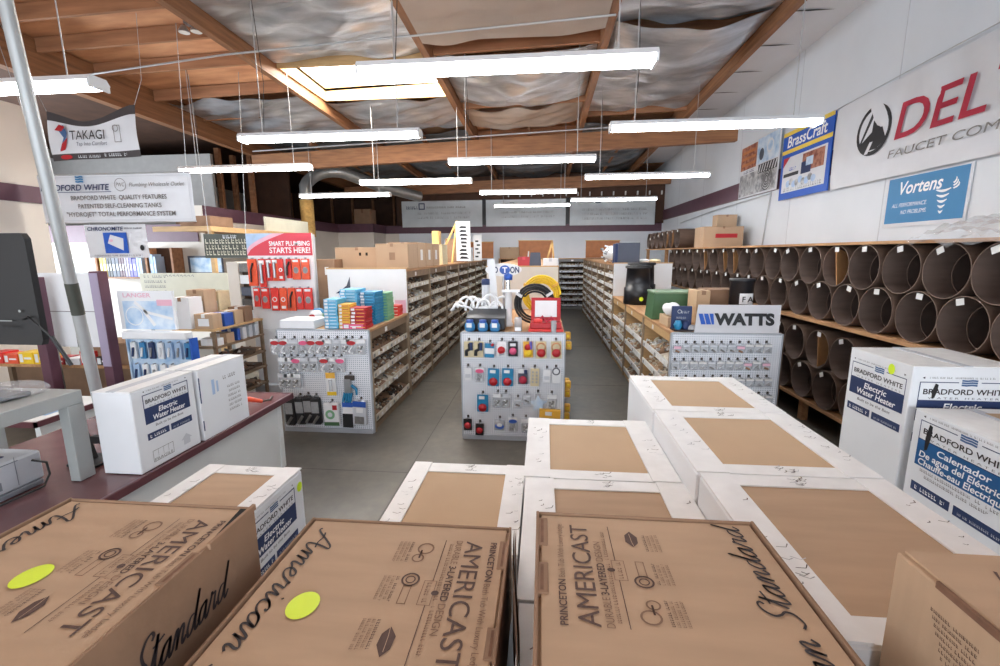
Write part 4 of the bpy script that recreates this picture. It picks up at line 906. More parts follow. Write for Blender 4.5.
carton('cardboard_box', -3.8, 6.98, 0, -3.33, 7.52, .75, 'bottom brown box of the pile left of the white end panel', mt='kraft_dark')
carton('cardboard_box', -3.78, 6.98, .75, -3.33, 7.52, 1.5, 'middle brown box of the pile left of the white end panel', mt='kraft_dark')
carton('white_box', -2.5, 9.4, HZ, -2.1, 9.9, HZ+.42, 'white box on the tall left shelving', mt='card_tan', tape='card_white', cat='box')
b = MB(); b.box(-2.45, 9.95, HZ, -2.3, 10.2, HZ+.72, 'wood_yellow', .005); tag(b.build('wooden_block'), 'upright yellow wooden block behind the white box on the left shelving', 'block')
t = thing('display_easel', 'a-frame wooden easel with a white board of black parts on the left shelving', 'display', (-2.2, 11.0, HZ))
for dx in (-.35, .02): b = MB(); b.bar((-2.2+dx, 10.8, HZ), (-2.08, 11.0, HZ+1.0), .04, .04, 'wood_yellow'); b.build('leg', t)
b = MB(); b.box(-2.09, 10.9, HZ+.05, -1.75, 10.94, HZ+.98, 'card_white'); b.build('board', t)
b = MB(); M = frame((-2.09, 10.9, HZ), (1, 0, 0), (0, 0, 1)); rr = random.Random(8)
for k in range(9): b.shape(M, [(.1+rr.uniform(-.05, .05), .1+.09*k), (.28+rr.uniform(-.05, .03), .1+.09*k), (.25, .15+.09*k), (.12, .16+.09*k)], 'black', .002)
b.build('black_parts', t)
carton('cardboard_box', -2.6, 12.0, HZ, -2.1, 12.6, HZ+.62, 'brown box beyond the wooden easel', mt='kraft_dark')
carton('white_box', -2.5, 13.2, HZ, -2.1, 13.6, HZ+.4, 'small white box beyond the wooden easel', mt='card_white', tape='carton_grey', cat='box')
b = MB(); b.box(-2.2, 14.4, HZ, -1.95, 14.44, HZ+.8, 'card_white'); [b.box(-2.15+.05*(k % 2), 14.39, HZ+.1+.12*k, -2.05+.05*(k % 2), 14.4, HZ+.15+.12*k, 'black') for k in range(5)]; tag(b.build('display_card'), 'far white card of black parts standing on the left shelving', 'display')
# brown boards on the back wall and boxes in front of it
for k, (x0, x1, z0, z1, l) in enumerate(((-2.95, -2.0, 1.99, 2.62, 'brown board on the back wall, leftmost'), (-.98, .36, 1.99, 2.66, 'brown board on the back wall, middle one'), (1.68, 2.98, 1.99, 2.64, 'brown board on the back wall, rightmost'))):
    t = thing('wall_board', l, 'board', ((x0+x1)/2, 18.33, z0), 'brown boards on the back wall'); b = MB(); b.box(x0, 18.3, z0, x1, 18.345, z1, 'clay'); b.build('panel', t)
    b = MB(); b.box(x0-.02, 18.29, z1, x1+.02, 18.345, z1+.03, 'wood_yellow'); b.build('top_trim', t)
carton('cardboard_box', -1.7, 17.9, 1.99, -.95, 18.28, 2.42, 'brown box on the back shelving left of centre')
b = MB(); b.box(-1.75, 17.85, 1.95, .3, 18.33, 1.985, 'board'); b.box(-1.75, 17.9, 0, -1.7, 18.33, 1.95, 'board'); b.box(.25, 17.9, 0, .3, 18.33, 1.95, 'board'); b.box(-1.7, 18.28, .1, .25, 18.33, 1.95, 'dark_wood'); tag(b.build('wooden_table'), 'wooden counter shelf against the back wall in the centre', 'shelf')
# on the tall centre bay
CZ = 1.985
carton('red_box', -.42, 7.6, CZ, -.22, 7.85, CZ+.15, 'small red box on top of the centre shelving', mt='red', tape='red_panel', cat='box')
t = thing('slate_bin', 'dark slate open bin on top of the centre shelving', 'bin', (-.15, 7.7, CZ)); b = MB(); b.ext([(-.1, 0), (.1, 0), (.08, .22), (-.08, .22)], frame((-.13, 7.8, CZ), (1, 0, 0), (0, 0, 1)), .2, 'slate'); b.build('bin_body', t); b = MB(); b.bar((-.26, 7.62, CZ), (-.24, 7.62, CZ+.24), .03, .02, 'card_white'); b.build('divider', t)
carton('white_box', .0, 7.6, CZ, .24, 7.9, CZ+.12, 'low white box on the top right of the centre shelving', mt='card_white', tape='carton_grey', cat='box')
b = MB(); b.bar((.05, 8.3, CZ), (.16, 8.3, CZ+.42), .03, .03, 'wood_yellow'); b.bar((.2, 8.3, CZ), (.16, 8.3, CZ+.42), .03, .03, 'wood_yellow'); tag(b.build('wooden_easel'), 'small wooden easel on top of the centre shelving', 'easel')
# the front of the centre shelving
t = thing('tool_case', 'dark blue topped open case at the front left of the centre shelving', 'case', (-.74, 5.3, TZ))
b = MB(); b.box(-.9, 5.2, TZ, -.44, 5.55, TZ+.14, 'black_plastic', .006); b.build('case_body', t); b = MB(); b.add([(-.9, 5.2, TZ+.14), (-.44, 5.2, TZ+.14), (-.44, 5.55, TZ+.24), (-.9, 5.55, TZ+.24), (-.44, 5.55, TZ+.14), (-.9, 5.55, TZ+.14)], [(0, 1, 2, 3), (1, 4, 2), (0, 3, 5), (3, 2, 4, 5)], 'black_plastic'); b.build('lid', t)
for k, px in enumerate((470, 483, 495)):
    p = at(px, 332, Y=5.12); t = thing('blue_jar', 'squat blue jar with a white label, %s from the left on the centre pegboard' % ORD[k], 'jar', (p.x, 5.12, TZ), 'blue jars on the centre shelving')
    b = MB(); b.lathe([(.001, 0), (.05, .0), (.06, .02), (.06, .07), (.045, .1), (.001, .1)], (p.x, 5.12, TZ), 'banner_blue', 16); b.build('jar_body', t)
    b = MB(); b.lathe([(.04, .1), (.042, .13), (.001, .132)], (p.x, 5.12, TZ), 'blue', 14); b.build('lid', t); b = MB(); b.rect(frame((p.x, 5.057, TZ), (1, 0, 0), (0, 0, 1)), -.03, .05, .03, .1, 'card_white', .002); b.build('label', t)
t = thing('pvc_manifold', 'tangle of white curved plastic pipes on the dark case', 'pipes', (-.8, 5.45, TZ+.2)); rr = random.Random(2)
for k in range(8):
    x = -1.02+.075*k; b = MB(); pts = []
    for j in range(9): a = PI*j/8; pts.append((x+.1*math.cos(a)*(1 if k % 2 else .8), 5.42+.03*k % .12+.05*math.sin(a), TZ+.2+.03*(k % 3)+(.1+.03*(k % 2))*math.sin(a)))
    b.tube(pts, .016, 'pvc', 8); b.build('curved_pipe', t)
b = MB(); b.tube([(-1.12, 5.4, TZ+.2), (-1.05, 5.4, TZ+.27), (-.9, 5.42, TZ+.24), (-.82, 5.45, TZ+.16)], .014, 'pvc', 8); b.cyl((-.85, 5.5, TZ+.2), (-.55, 5.5, TZ+.24), .03, 'pvc', 10); b.build('outlet_pipe', t)
t = thing('oval_sign', 'white oval sign with blue lettering behind the white pipes', 'sign', (-.52, 6.0, TZ)); F = frame((-.52, 5.95, 1.98), (1, 0, 0), (0, 0, 1))
b = MB(); b.ext([(.24*math.cos(2*PI*k/32), .085*math.sin(2*PI*k/32)) for k in range(32)], frame((-.52, 5.97, 1.98), (1, 0, 0), (0, 0, 1)), .02, 'card_white'); b.build('sign_board', t)
b = MB(); b.oval(F, .02, 0, .07, .06, 'blue', .003); b.text(F, 'CO', -.13, -.038, .11, 'navy', 'c', .03, 0, .12, .004); b.text(F, 'T', .02, -.036, .1, 'lettering_white', 'c', .03, 0, None, .005); b.text(F, 'ON', .15, -.038, .11, 'navy', 'c', .03, 0, .12, .004); b.build('lettering', t); b = MB(); b.cyl((-.52, 5.98, TZ), (-.52, 5.98, 1.9), .015, 'steel', 8); b.build('post', t)
t = thing('slab_display', 'narrow upright white slab standing in front of the oval sign', 'display', (-.6, 5.75, TZ)); b = MB(); b.bar((-.6, 5.75, TZ), (-.66, 5.75, TZ+.82), .09, .03, 'card_white', up=(0, 1, 0)); b.build('slab', t); b = MB(); b.box(-.68, 5.7, TZ, -.5, 5.8, TZ+.02, 'card_white'); b.build('foot', t)
t = thing('piston_valve', 'chrome and white upright cylinder with a blue cap', 'valve', (-.42, 5.5, TZ)); b = MB(); b.lathe([(.001, 0), (.06, 0), (.06, .03), (.045, .05), (.045, .42), (.06, .43), (.001, .43)], (-.42, 5.5, TZ), 'pvc', 16); b.build('cylinder', t)
b = MB(); b.cyl((-.42, 5.5, TZ+.43), (-.42, 5.5, TZ+.57), .025, 'chrome', 12); b.build('rod', t); b = MB(); b.lathe([(.001, 0), (.05, 0), (.055, .06), (.001, .09)], (-.42, 5.5, TZ+.57), 'blue', 14); b.build('cap', t)
b = MB(); b.box(-.5, 5.47, TZ+.42, -.28, 5.53, TZ+.45, 'pvc'); b.build('cross_plate', t)
t = thing('cylinder_pack', 'silver and white tube standing left of the chrome cylinder', 'tube', (-.72, 5.7, TZ)); b = MB(); b.lathe([(.001, 0), (.05, 0), (.05, .5), (.001, .5)], (-.72, 5.66, TZ), 'carton_grey', 14); b.build('tube_body', t); b = MB(); b.lathe([(.052, 0), (.052, .07), (.001, .08)], (-.72, 5.66, TZ+.5), 'navy', 14); b.build('cap', t)
def coil(x, y, z, R, mt, n, r, label, yoff):
    t = thing('hose_coil', label, 'hose', (x, y, TZ)); b = MB(); pts = []
    for i in range(n*28+1):
        a = 2*PI*i/28; k = i/28; pts.append((x+(R-.03*(k % 3.4))*math.cos(a), y+yoff*k/n+.01*math.sin(3*a), z+(R-.03*(k % 3.4))*math.sin(a)*1.02))
    b.tube(pts, r, mt, 7); b.build('hose', t); b = MB()
    for a in (.6, 2.6): b.bar((x+(R+.02)*math.cos(a), y+yoff/2, z+(R+.02)*math.sin(a)), (x+(R-.07)*math.cos(a), y+yoff/2, z+(R-.07)*math.sin(a)), .03, yoff+.04, 'card_white' if mt == 'black' else 'gold', up=(0, 1, 0))
    b.build('binding', t)
coil(-.1, 5.56, TZ+.265, .25, 'black', 6, .013, 'large black hose coil standing on the centre shelving', .12)
coil(-.02, 5.95, TZ+.35, .25, 'yellow', 5, .016, 'yellow hose coil behind the black one', .12)
t = thing('red_tool_case', 'open red tool case with a white sheet in its lid, on the centre shelving', 'case', (.02, 5.3, TZ))
b = MB(); b.box(-.16, 5.1, TZ, .24, 5.34, TZ+.03, 'red_pack', .004); b.box(-.14, 5.12, TZ+.03, .22, 5.32, TZ+.1, 'red', .01); b.build('case_bottom', t)
b = MB(); b.bar((.04, 5.34, TZ+.08), (.04, 5.42, TZ+.36), .35, .03, 'red', up=(0, 1, 0)); b.build('case_lid', t)
b = MB(); b.poly([(-.09, 5.336, TZ+.14), (.17, 5.336, TZ+.14), (.17, 5.385, TZ+.33), (-.09, 5.385, TZ+.33)], 'card_white'); b.build('paper_sheet', t)
b = MB(); b.tube([(-.05, 5.2, TZ+.1), (0, 5.18, TZ+.17), (.05, 5.2, TZ+.1), (.1, 5.18, TZ+.16), (.16, 5.2, TZ+.1)], .014, 'delta_red', 7); b.box(-.1, 5.13, TZ+.1, .0, 5.25, TZ+.14, 'red_pack', .008); b.build('tools', t)
t = thing('clear_jar', 'small clear jar left of the red tool case', 'jar', (-.28, 5.15, TZ)); b = MB(); b.lathe([(.001, 0), (.045, 0), (.045, .14), (.035, .16), (.001, .165)], (-.28, 5.15, TZ), 'clear_jar', 14); b.build('jar_body', t); b = MB(); b.rect(frame((-.28, 5.1, TZ), (1, 0, 0), (0, 0, 1)), -.035, .01, .035, .05, 'card_white', .002); b.build('label', t)
t = thing('glass_jar', 'tall clear cup on the right of the centre shelving', 'jar', (.13, 5.14, TZ)); b = MB(); b.lathe([(.03, .0), (.034, .13), (.03, .13), (.028, .01)], (.13, 5.06+.03, TZ+.0), 'clear_jar', 12); b.build('jar_body', t)

# ---- on the right low run
def sign_at(): pass
t = thing('watts_sign', 'white WATTS sign with three blue slanted bars on the right pegboard', 'sign', (2.15, 5.2, TZ)); t.name = 'counter_sign'
b = MB(); b.add([(1.70, 5.15, TZ), (2.60, 5.15, TZ), (2.62, 5.19, TZ+.31), (1.74, 5.19, TZ+.31), (1.70, 5.165, TZ), (2.60, 5.165, TZ), (2.62, 5.205, TZ+.31), (1.74, 5.205, TZ+.31)], [(0, 1, 2, 3), (7, 6, 5, 4), (3, 2, 6, 7), (1, 5, 6, 2), (0, 3, 7, 4), (0, 4, 5, 1)], 'sign_grey'); b.build('sign_board', t)
M = frame((1.72, 5.148, TZ), (1, 0, 0), (0, .13, 1)); b = MB(); b.text(M, 'WATTS', .19, .095, .17, 'black', 'l', .058, 0, .64, .004)
for k, w in enumerate((.045, .045, .034)): u = .0+.058*k; b.shape(M, [(u+.02, .215), (u+.02+w+.01*(k == 2), .215), (u+.045+w-.015*(k == 2)+.01, .095), (u+.05, .095)], 'poster_blue', .004)
b.build('lettering', t)
b = MB(); b.box(1.8, 5.2, TZ, 1.84, 5.32, TZ+.02, 'steel'); b.box(2.4, 5.2, TZ, 2.44, 5.32, TZ+.02, 'steel'); b.build('foot', t)
t = thing('black_bucket', 'black round bucket with a white label behind the WATTS sign', 'bucket', (2.22, 5.6, TZ)); c = (2.42, 5.75, TZ)
b = MB(); b.lathe([(.001, 0), (.13, 0), (.135, .53), (.145, .54), (.145, .57), (.001, .575)], c, 'black_plastic', 24); b.build('bucket_body', t); b = MB(); b.add([(c[0]+.141*math.sin(a), c[1]-.141*math.cos(a), TZ+z) for z in (.27, .40) for a in (-.5, -.25, 0, .25, .5, .75)], [(i, i+1, i+7, i+6) for i in range(5)], 'card_white'); b.build('label', t)
b = MB(); b.text(frame((c[0], c[1]-.144, TZ+.30), (1, 0, 0), (0, 0, 1)), 'F A', .02, .0, .09, 'black', 'c', True, h=.003); b.build('lettering', t)
t = carton('cardboard_box', 1.9, 5.75, TZ, 2.06, 6.1, TZ+.42, 'brown box with a light side behind the WATTS sign, left of the black bucket', mt='kraft_top')
carton('cardboard_box', 2.09, 5.95, TZ, 2.5, 6.3, TZ+.42, 'brown box right behind the light sided one near the black bucket', mt='kraft_dark')
t = thing('faucet_display', 'small dark display box with a blue base near the WATTS sign', 'display', (1.57, 5.25, TZ)); b = MB(); b.box(1.5, 5.22, TZ, 1.72, 5.4, TZ+.02, 'ink', .003); b.box(1.49, 5.3, TZ+.02, 1.71, 5.34, TZ+.28, 'navy', .003); b.build('box_body', t)
b = MB(); M = frame((1.49, 5.299, TZ), (1, 0, 0), (0, 0, 1)); b.ring(M, .08, .22, .02, .006, 'steel'); dashes(b, M, .1, .18, .2, .03, 'steel', 2); dashes(b, M, .05, .17, .14, .02, 'steel', 3); b.build('printing', t)
b = MB(); b.lathe([(.03, 0), (.05, .05), (.03, .1), (.001, .1)], (1.55, 5.26, TZ+.02), 'teal', 12); b.lathe([(.03, 0), (.05, .05), (.03, .1), (.001, .1)], (1.64, 5.27, TZ+.02), 'navy', 12); b.box(1.66, 5.23, TZ+.02, 1.74, 5.29, TZ+.07, 'photo_grey', .004); b.build('blue_base', t)
t = thing('irrigation_box', 'green tapered valve box with a yellow sticker on the right shelving', 'box', (1.78, 6.3, TZ)); b = MB(); x0, x1, y0, y1 = 1.5, 2.1, 6.2, 6.6
b.add([(x0-.03, y0-.02, TZ), (x1+.03, y0-.02, TZ), (x1+.03, y1, TZ), (x0-.03, y1, TZ), (x0, y0, TZ+.34), (x1, y0, TZ+.34), (x1, y1, TZ+.34), (x0, y1, TZ+.34)], [(3, 2, 1, 0), (4, 5, 6, 7), (0, 1, 5, 4), (1, 2, 6, 5), (2, 3, 7, 6), (3, 0, 4, 7)], 'green'); b.build('box_body', t)
b = MB(); b.box(x0-.012, y0-.012, TZ+.34, x1+.012, y1+.012, TZ+.372, 'green_lid', .008); b.build('lid', t); b = MB(); b.oval(frame((x0, y0-.012, TZ), (1, 0, 0), (0, .06, 1)), .14, .13, .035, .035, 'sticker', .003); b.build('sticker', t)
for k, (x, y, h, r, l) in enumerate(((1.66, 8.1, .62, .21, 'black round plastic tub with a yellow sticker, behind the green box'), (1.85, 8.75, .66, .24, 'larger black plastic tub behind the first one'))):
    t = thing('plastic_tub', l, 'tub', (x, y, TZ)); b = MB(); b.lathe([(.001, 0), (r*1.12, 0), (r*1.1, h*.45), (r, h*.47), (r*.92, h), (r*.98, h), (r*.98, h+.03), (.001, h+.03)], (x, y, TZ), 'black_plastic', 22); b.build('tub_body', t); b = MB(); b.lathe([(r*1.06, 0), (r*1.06, .04), (.001, .045)], (x, y, TZ+h), 'black', 22); b.build('rim', t)
    b = MB(); b.oval(frame((x, y-r*1.16, TZ), (1, 0, 0), (0, .12, 1)), .02, .1, .035, .035, 'sticker' if k == 0 else 'card_white', .01); b.build('sticker', t)
b = MB(); b.lathe([(.001, 0), (.24, 0), (.24, .1), (.26, .12), (.001, .13)], (2.28, 6.95, TZ+.0), 'black', 20); tag(b.build('plastic_cover'), 'low black round lid behind the green box', 'lid')
rr = random.Random(6)
t = thing('tissue_pack', 'lumpy white wrapped pack at the aisle edge of the right shelving', 'pack', (1.56, 5.65, TZ)); b = MB(); b.box(1.5, 5.5, TZ, 1.68, 5.9, TZ+.12, 'kraft_top', .005); b.build('carton_base', t)
b = MB(); b.grid(lambda u, v: (1.59+.1*math.cos(2*PI*u)*math.sin(PI*v)*1.0, 5.7+.2*-math.cos(PI*v), TZ+.2+.08*math.sin(2*PI*u)*math.sin(PI*v)+.01*math.sin(14*v+9*u)), 16, 14, 'card_white'); b.build('wrapped_bundle', t)
# on the tall right run
t = thing('navy_box', 'upright dark navy box on top of the tall right shelving', 'box', (1.8, 9.9, HZ)); b = MB(); b.box(1.56, 9.7, HZ, 2.0, 10.1, HZ+.43, 'slate', .004); b.build('box_body', t); b = MB(); b.box(1.50, 9.7, HZ, 1.555, 10.05, HZ+.41, 'navy', .003); b.build('side_flap', t)
t = thing('parts_bundle', 'pile of white wrapped plumbing parts on the tall right shelving', 'parts', (1.6, 11, HZ))
b = MB(); b.grid(lambda u, v: (1.68+.26*math.cos(2*PI*u)*math.sin(PI*v)**.6, 10.9-.7*math.cos(PI*v), HZ+.2+.19*math.sin(2*PI*u)*math.sin(PI*v)**.6+.02*math.sin(23*u+11*v)), 22, 18, 'card_white'); b.build('white_wrap', t)
b = MB()
for k in range(14): p = V3((1.48+rr.uniform(-.06, .1), 10.4+rr.uniform(0, 1.0), HZ+rr.uniform(.03, .35))); b.tube([p, p+V3((rr.uniform(-.1, .0), rr.uniform(-.1, .1), rr.uniform(-.06, .06)))], rr.uniform(.015, .03), rr.choice(['steel', 'pvc', 'fit_grey']), 7)
b.build('loose_parts', t)
for k, (x, mt) in enumerate(((2.12, 'card_white'), (2.35, 'card_tan'))):
    b = MB(); b.grid(lambda u, v: (x+.12*math.cos(2*PI*u)*math.sin(PI*v), 9.85-.12*math.cos(PI*v), HZ+.05+.05*math.sin(2*PI*u)*math.sin(PI*v)+.006*math.sin(9*u+5*v)), 12, 10, mt); tag(b.build('cloth_bundle'), 'small %s bundle right of the navy box on the right shelving' % ('white' if k == 0 else 'tan'), 'bundle')

# ================================================================ LEFT SIDE OF THE SHOP
# orange tool display
t = thing('tool_display', 'white display stand headed SMART PLUMBING STARTS HERE full of red tool packs', 'display rack', (-4.1, 6.75, 0))
x0, x1, yd = -4.62, -3.55, 6.75
b = MB(); b.box(x0, yd, 1.02, x1, yd+.04, 2.52, 'carton_white', .004); b.build('back_board', t)
for x in (x0, x1-.04): b = MB(); b.box(x, yd+.04, 0, x+.04, yd+.1, 2.5, 'carton_grey'); b.build('upright', t)
b = MB(); b.box(x0, yd-.15, 0, x1, yd+.1, .12, 'carton_grey'); b.box(x0, yd-.02, .12, x1, yd, 1.02, 'carton_white'); b.build('base', t)
M = frame((x0, yd-.002, 1.02), (1, 0, 0), (0, 0, 1)); W = x1-x0; b = MB()
b.rect(M, 0, 1.16, W, 1.5, 'red_panel', .001); b.shape(M, [(0, 1.5), (0, 1.17)]+[(W*.6*k/10, 1.17+.33*(k/10)**.6) for k in range(1, 11)], 'pale_pink', .002); b.shape(M, [(0, 1.5), (0, 1.24)]+[(W*.42*k/10, 1.24+.26*(k/10)**.6) for k in range(1, 11)], 'paper_blue', .003)
b.text(M, 'SMART PLUMBING', W*.66, 1.31, .1, 'lettering_white', 'c', True, 0, W*.62, .005); b.text(M, 'STARTS HERE!', W*.66, 1.2, .12, 'lettering_white', 'c', True, 0, W*.62, .005); b.build('header_print', t)
def tpack(x, z, w, h, mt, kind, k, row):
    b = MB(); F = frame((x, yd-.06, z), (1, 0, 0), (0, 0, 1)); b.box(x-w/2, yd-.06, z-h, x+w/2, yd-.03, z, mt, .006)
    if kind == 0: b.tube([F @ V3((-.02, -h*.85, .02)), F @ V3((-.01, -h*.4, .02)), F @ V3((.03, -h*.15, .02))], .014, 'black', 7)
    elif kind == 1: b.cyl(F @ V3((0, -h*.85, .02)), F @ V3((0, -h*.15, .02)), .022, 'steel', 8); b.rect(F, -w*.4, -h*.2, w*.4, -h*.05, 'card_white', .002)
    elif kind == 2: b.oval(F, 0, -h*.55, w*.32, h*.16, 'photo_grey', .002); b.rect(F, -w*.35, -h*.16, w*.35, -h*.05, 'card_white', .002)
    else: b.ring(F, 0, -h*.5, w*.25, .015, 'card_white', .002); b.rect(F, -w*.3, -h*.9, w*.3, -h*.78, 'card_white', .002)
    b.box(x-.006, yd-.06, z-.005, x+.006, yd, z+.02, 'steel')
    tag(b.build('tool_pack'), '%s tool pack, %s from left, %s of the tool display' % ({'red_pack': 'red', 'orange_pack': 'orange'}[mt], ORD[k], row), 'tool pack', 'tool packs on the red display')
for k, (dx, w, h, mt, kd) in enumerate(((.09, .15, .42, 'orange_pack', 0), (.25, .11, .44, 'red_pack', 1), (.37, .1, .34, 'red_pack', 1), (.47, .1, .34, 'orange_pack', 1), (.56, .09, .34, 'red_pack', 3), (.69, .08, .3, 'red_pack', 0), (.81, .13, .32, 'orange_pack', 2), (.96, .13, .32, 'orange_pack', 2))): tpack(x0+dx, 2.13, w, h, mt, kd, k, 'upper row')
for k, (dx, w, h, mt, kd) in enumerate(((.12, .1, .3, 'red_pack', 2), (.26, .13, .33, 'red_pack', 2), (.42, .13, .36, 'red_pack', 3), (.56, .12, .36, 'orange_pack', 3), (.7, .12, .36, 'orange_pack', 0), (.83, .11, .34, 'red_pack', 2), (.97, .14, .34, 'red_pack', 2))): tpack(x0+dx, 1.68, w, h, mt, kd, k, 'lower row')
# shelf unit of boxes seen edge on
t = thing('metal_shelf_unit', 'dark metal shelving with a pale wood top shelf behind the counter boxes', 'shelf unit', (-4.5, 6.0, 0)); sx0, sx1, sy0, sy1 = -4.95, -4.35, 5.5, 6.9-.35
for x in (sx0, sx1-.04):
    for y in (sy0, sy1-.04): b = MB(); b.box(x, y, 0, x+.04, y+.04, 1.19, 'shelf_brown'); b.build('post', t)
SHL = (1.22, .98, .72, .48, .22)
for k, z in enumerate(SHL):
    b = MB(); b.box(sx0, sy0, z-.03, sx1+.01, sy1, z, 'wood_light' if k == 0 else 'shelf_brown'); s = b.build('shelf', t)
    if k: b = MB(); b.box(sx1+.01, sy0, z-.05, sx1+.02, sy1, z+.02, 'shelf_edge'); [b.rect(frame((sx1+.021, sy0+.1+.17*j, z-.04), (0, 1, 0), (0, 0, 1)), 0, 0, .06, .05, 'black', .001) for j in range(6)]; b.build('price_strip', s)
bx = [(-4.46, 5.6, .2, 'kraft', 'small brown box with a white front'), (-4.46, 5.83, .18, 'blue', 'blue and white box'), (-4.46, 6.04, .19, 'kraft_top', 'light brown box with a pale label'), (-4.46, 6.26, .22, 'kraft_dark', 'darker brown box')]
for k, (x, y, h, mt, l) in enumerate(bx): carton('stock_box', x-.16, y-.09, SHL[0], x+.1, y+.09, SHL[0]+h, l+', %s from near end of the pale wood shelf' % ORD[k], 'box', mt, 'card_white', 'boxes on the pale wood shelf', prints=((.2, .2, .8, .7, 'card_white'),) if k != 3 else ())
for k, (x, y, h, mt, l) in enumerate(((-4.8, 5.62, .42, 'card_white', 'tall white carton'), (-4.8, 5.9, .5, 'kraft', 'brown box with a white label'), (-4.8, 6.18, .46, 'card_tan', 'white box'))): carton('stock_box', x-.12, y-.12, SHL[0], x+.14, y+.12, SHL[0]+h, l+' in the rear row on the pale wood shelf', 'box', mt, 'kraft_dark', 'boxes on the pale wood shelf', prints=((.3, .3, .9, .7, 'card_white'),))
for k, (y, w, h, mt) in enumerate(((5.62, .16, .1, 'card_white'), (5.82, .2, .14, 'kraft'), (6.0, .1, .17, 'blue'), (6.13, .12, .17, 'card_white'), (6.27, .12, .18, 'carton_grey'), (6.41, .12, .18, 'carton_grey'))):
    carton('stock_box', sx1-.26, y-w/2+.02, SHL[1], sx1-.01, y+w/2-.02, SHL[1]+h, '%s box, %s from near end, second shelf of the metal shelving' % ({'card_white': 'white', 'kraft': 'brown', 'blue': 'blue', 'carton_grey': 'grey'}[mt], ORD[k]), 'box', mt, 'tag', 'boxes on the second metal shelf')
for j, z in enumerate(SHL[2:]):
    o = bpy.data.objects.new('loose_fittings', pile('b', j, .95)); COL.objects.link(o); o.location = (sx1-.32, sy0+.04, z+.02); tag(o, 'dark loose fittings heaped on the %s shelf of the dark metal shelving' % ('third', 'fourth', 'bottom')[j], 'fittings', kind='stuff')
# white faucet poster display with blue pegs below
t = thing('faucet_display', 'white lit display stand with a faucet photo above rows of blue packs', 'display rack', (-4.9, 5.2, 0)); x0, x1, yd = -5.05, -4.05, 4.9
a_ = at(116, 291, Y=yd); b_ = at(172, 291, Y=yd)
b = MB(); b.box(a_.x, yd, 1.32, b_.x, yd+.03, a_.z, 'carton_white', .003); b.build('poster_board', t)
M = frame((a_.x, yd-.001, 1.32), (1, 0, 0), (0, 0, 1)); W = b_.x-a_.x; Hh = a_.z-1.32; b = MB(); b.rect(M, .06, 0, W-.02, Hh*.74, 'photo_blue', .001); b.text(M, 'LANGER', W*.36, Hh*.84, .07, 'pale_pink', 'c', True, 0, W*.5, .002)
b.stroke(M, [(W*.3, Hh*.72), (W*.5, Hh*.45), (W*.95, Hh*.28)], .05, 'card_white', .002); b.stroke(M, [(W*.45, Hh*.5), (W*.62, Hh*.1)], .045, 'card_white', .002); b.ring(M, W*.27, Hh*.35, .11, .012, 'card_white', .002); b.rect(M, W*.7, Hh*.62, W-.02, Hh*.78, 'pale_pink', .002); b.build('poster_print', t)
c_ = at(126, 328, Y=yd-.05); d_ = at(193, 366, Y=yd-.05)
b = MB(); b.box(c_.x, yd-.02, .3, d_.x, yd, 1.24, 'photo_blue'); b.build('peg_panel', t); b = MB(); b.box(c_.x-.01, yd-.12, 1.22, d_.x+.01, yd, 1.31, 'carton_white', .01); b.build('lit_header', t)
b = MB(); b.box(d_.x, yd-.06, .1, d_.x+.02, yd+.05, 1.22, 'poster_blue'); b.box(c_.x-.02, yd-.06, .1, c_.x, yd+.05, 1.22, 'photo_blue'); b.box(c_.x, yd-.1, 0, d_.x, yd+.05, .3, 'carton_grey'); b.build('frame', t)
rr = random.Random(9)
for r_ in range(3):
    for k in range(7):
        x = c_.x+.06+(d_.x-c_.x-.1)*k/6; z = 1.17-.27*r_; mt = rr.choice(['card_white', 'navy', 'banner_blue', 'card_white', 'paper_blue'])
        b = MB(); b.box(x-.035, yd-.06, z-.2, x+.035, yd-.03, z, mt, .004); b.cyl((x-.01, yd-.07, z-.17), (x+.01, yd-.07, z-.06), .013, rr.choice(['steel', 'pvc', 'navy']), 7); b.box(x-.004, yd-.06, z-.01, x+.004, yd-.02, z+.015, 'steel')
        tag(b.build('hanging_packet'), '%s packet, %s from left, %s row under the faucet poster' % ({'card_white': 'white', 'navy': 'navy', 'banner_blue': 'blue', 'paper_blue': 'pale blue'}[mt], ORD[k], ('top', 'middle', 'bottom')[r_]), 'packet', 'packets under the faucet poster')
carton('white_bin', -4.07, 5.0, 1.31, -3.87, 5.2, 1.62, 'tall white speckled box right of the faucet poster', 'box', 'carton_white', 'carton_grey') if False else None
# maroon posts and the white hanging panels between them
for k, (px, l, zt) in enumerate((((97+109)/2, 'square maroon post beside the faucet display', 2.02), ((44+54)/2-3, 'square maroon post nearer the monitor', 1.95))):
    p = at(104, 300, Y=4.8) if k == 0 else at(46, 330, Y=4.8)
    t = thing('maroon_post', l, 'post', (p.x, 4.8, 0)); b = MB(); b.box(p.x-.06, 4.72, .03, p.x+.06, 4.84, zt, 'maroon', .004); b.build('post_body', t); b = MB(); b.box(p.x-.1, 4.68, 0, p.x+.1, 4.88, .03, 'maroon_edge'); b.build('foot_plate', t)
    if k == 0:
        b = MB(); b.box(p.x-.055, 4.715, .9, p.x+.05, 4.72, zt-.02, 'lilac'); b.build('glare_strip', t)  # lilac strip paints the glare on the post's front face
pa = at(36, 273, Y=4.95); pb = at(96, 271, Y=4.95)
t = thing('whiteboard', 'large bright white panel on legs behind the grey pole', 'panel', ((pa.x+pb.x)/2, 4.95, 0))
b = MB(); b.box(pa.x, 4.95, 1.08, pb.x+.03, 4.98, pa.z, 'carton_white', .003); b.build('board', t)
for x in (pa.x+.02, pb.x-.02): b = MB(); b.box(x, 4.98, 0, x+.03, 5.01, 1.9, 'grey_metal'); b.build('leg', t)
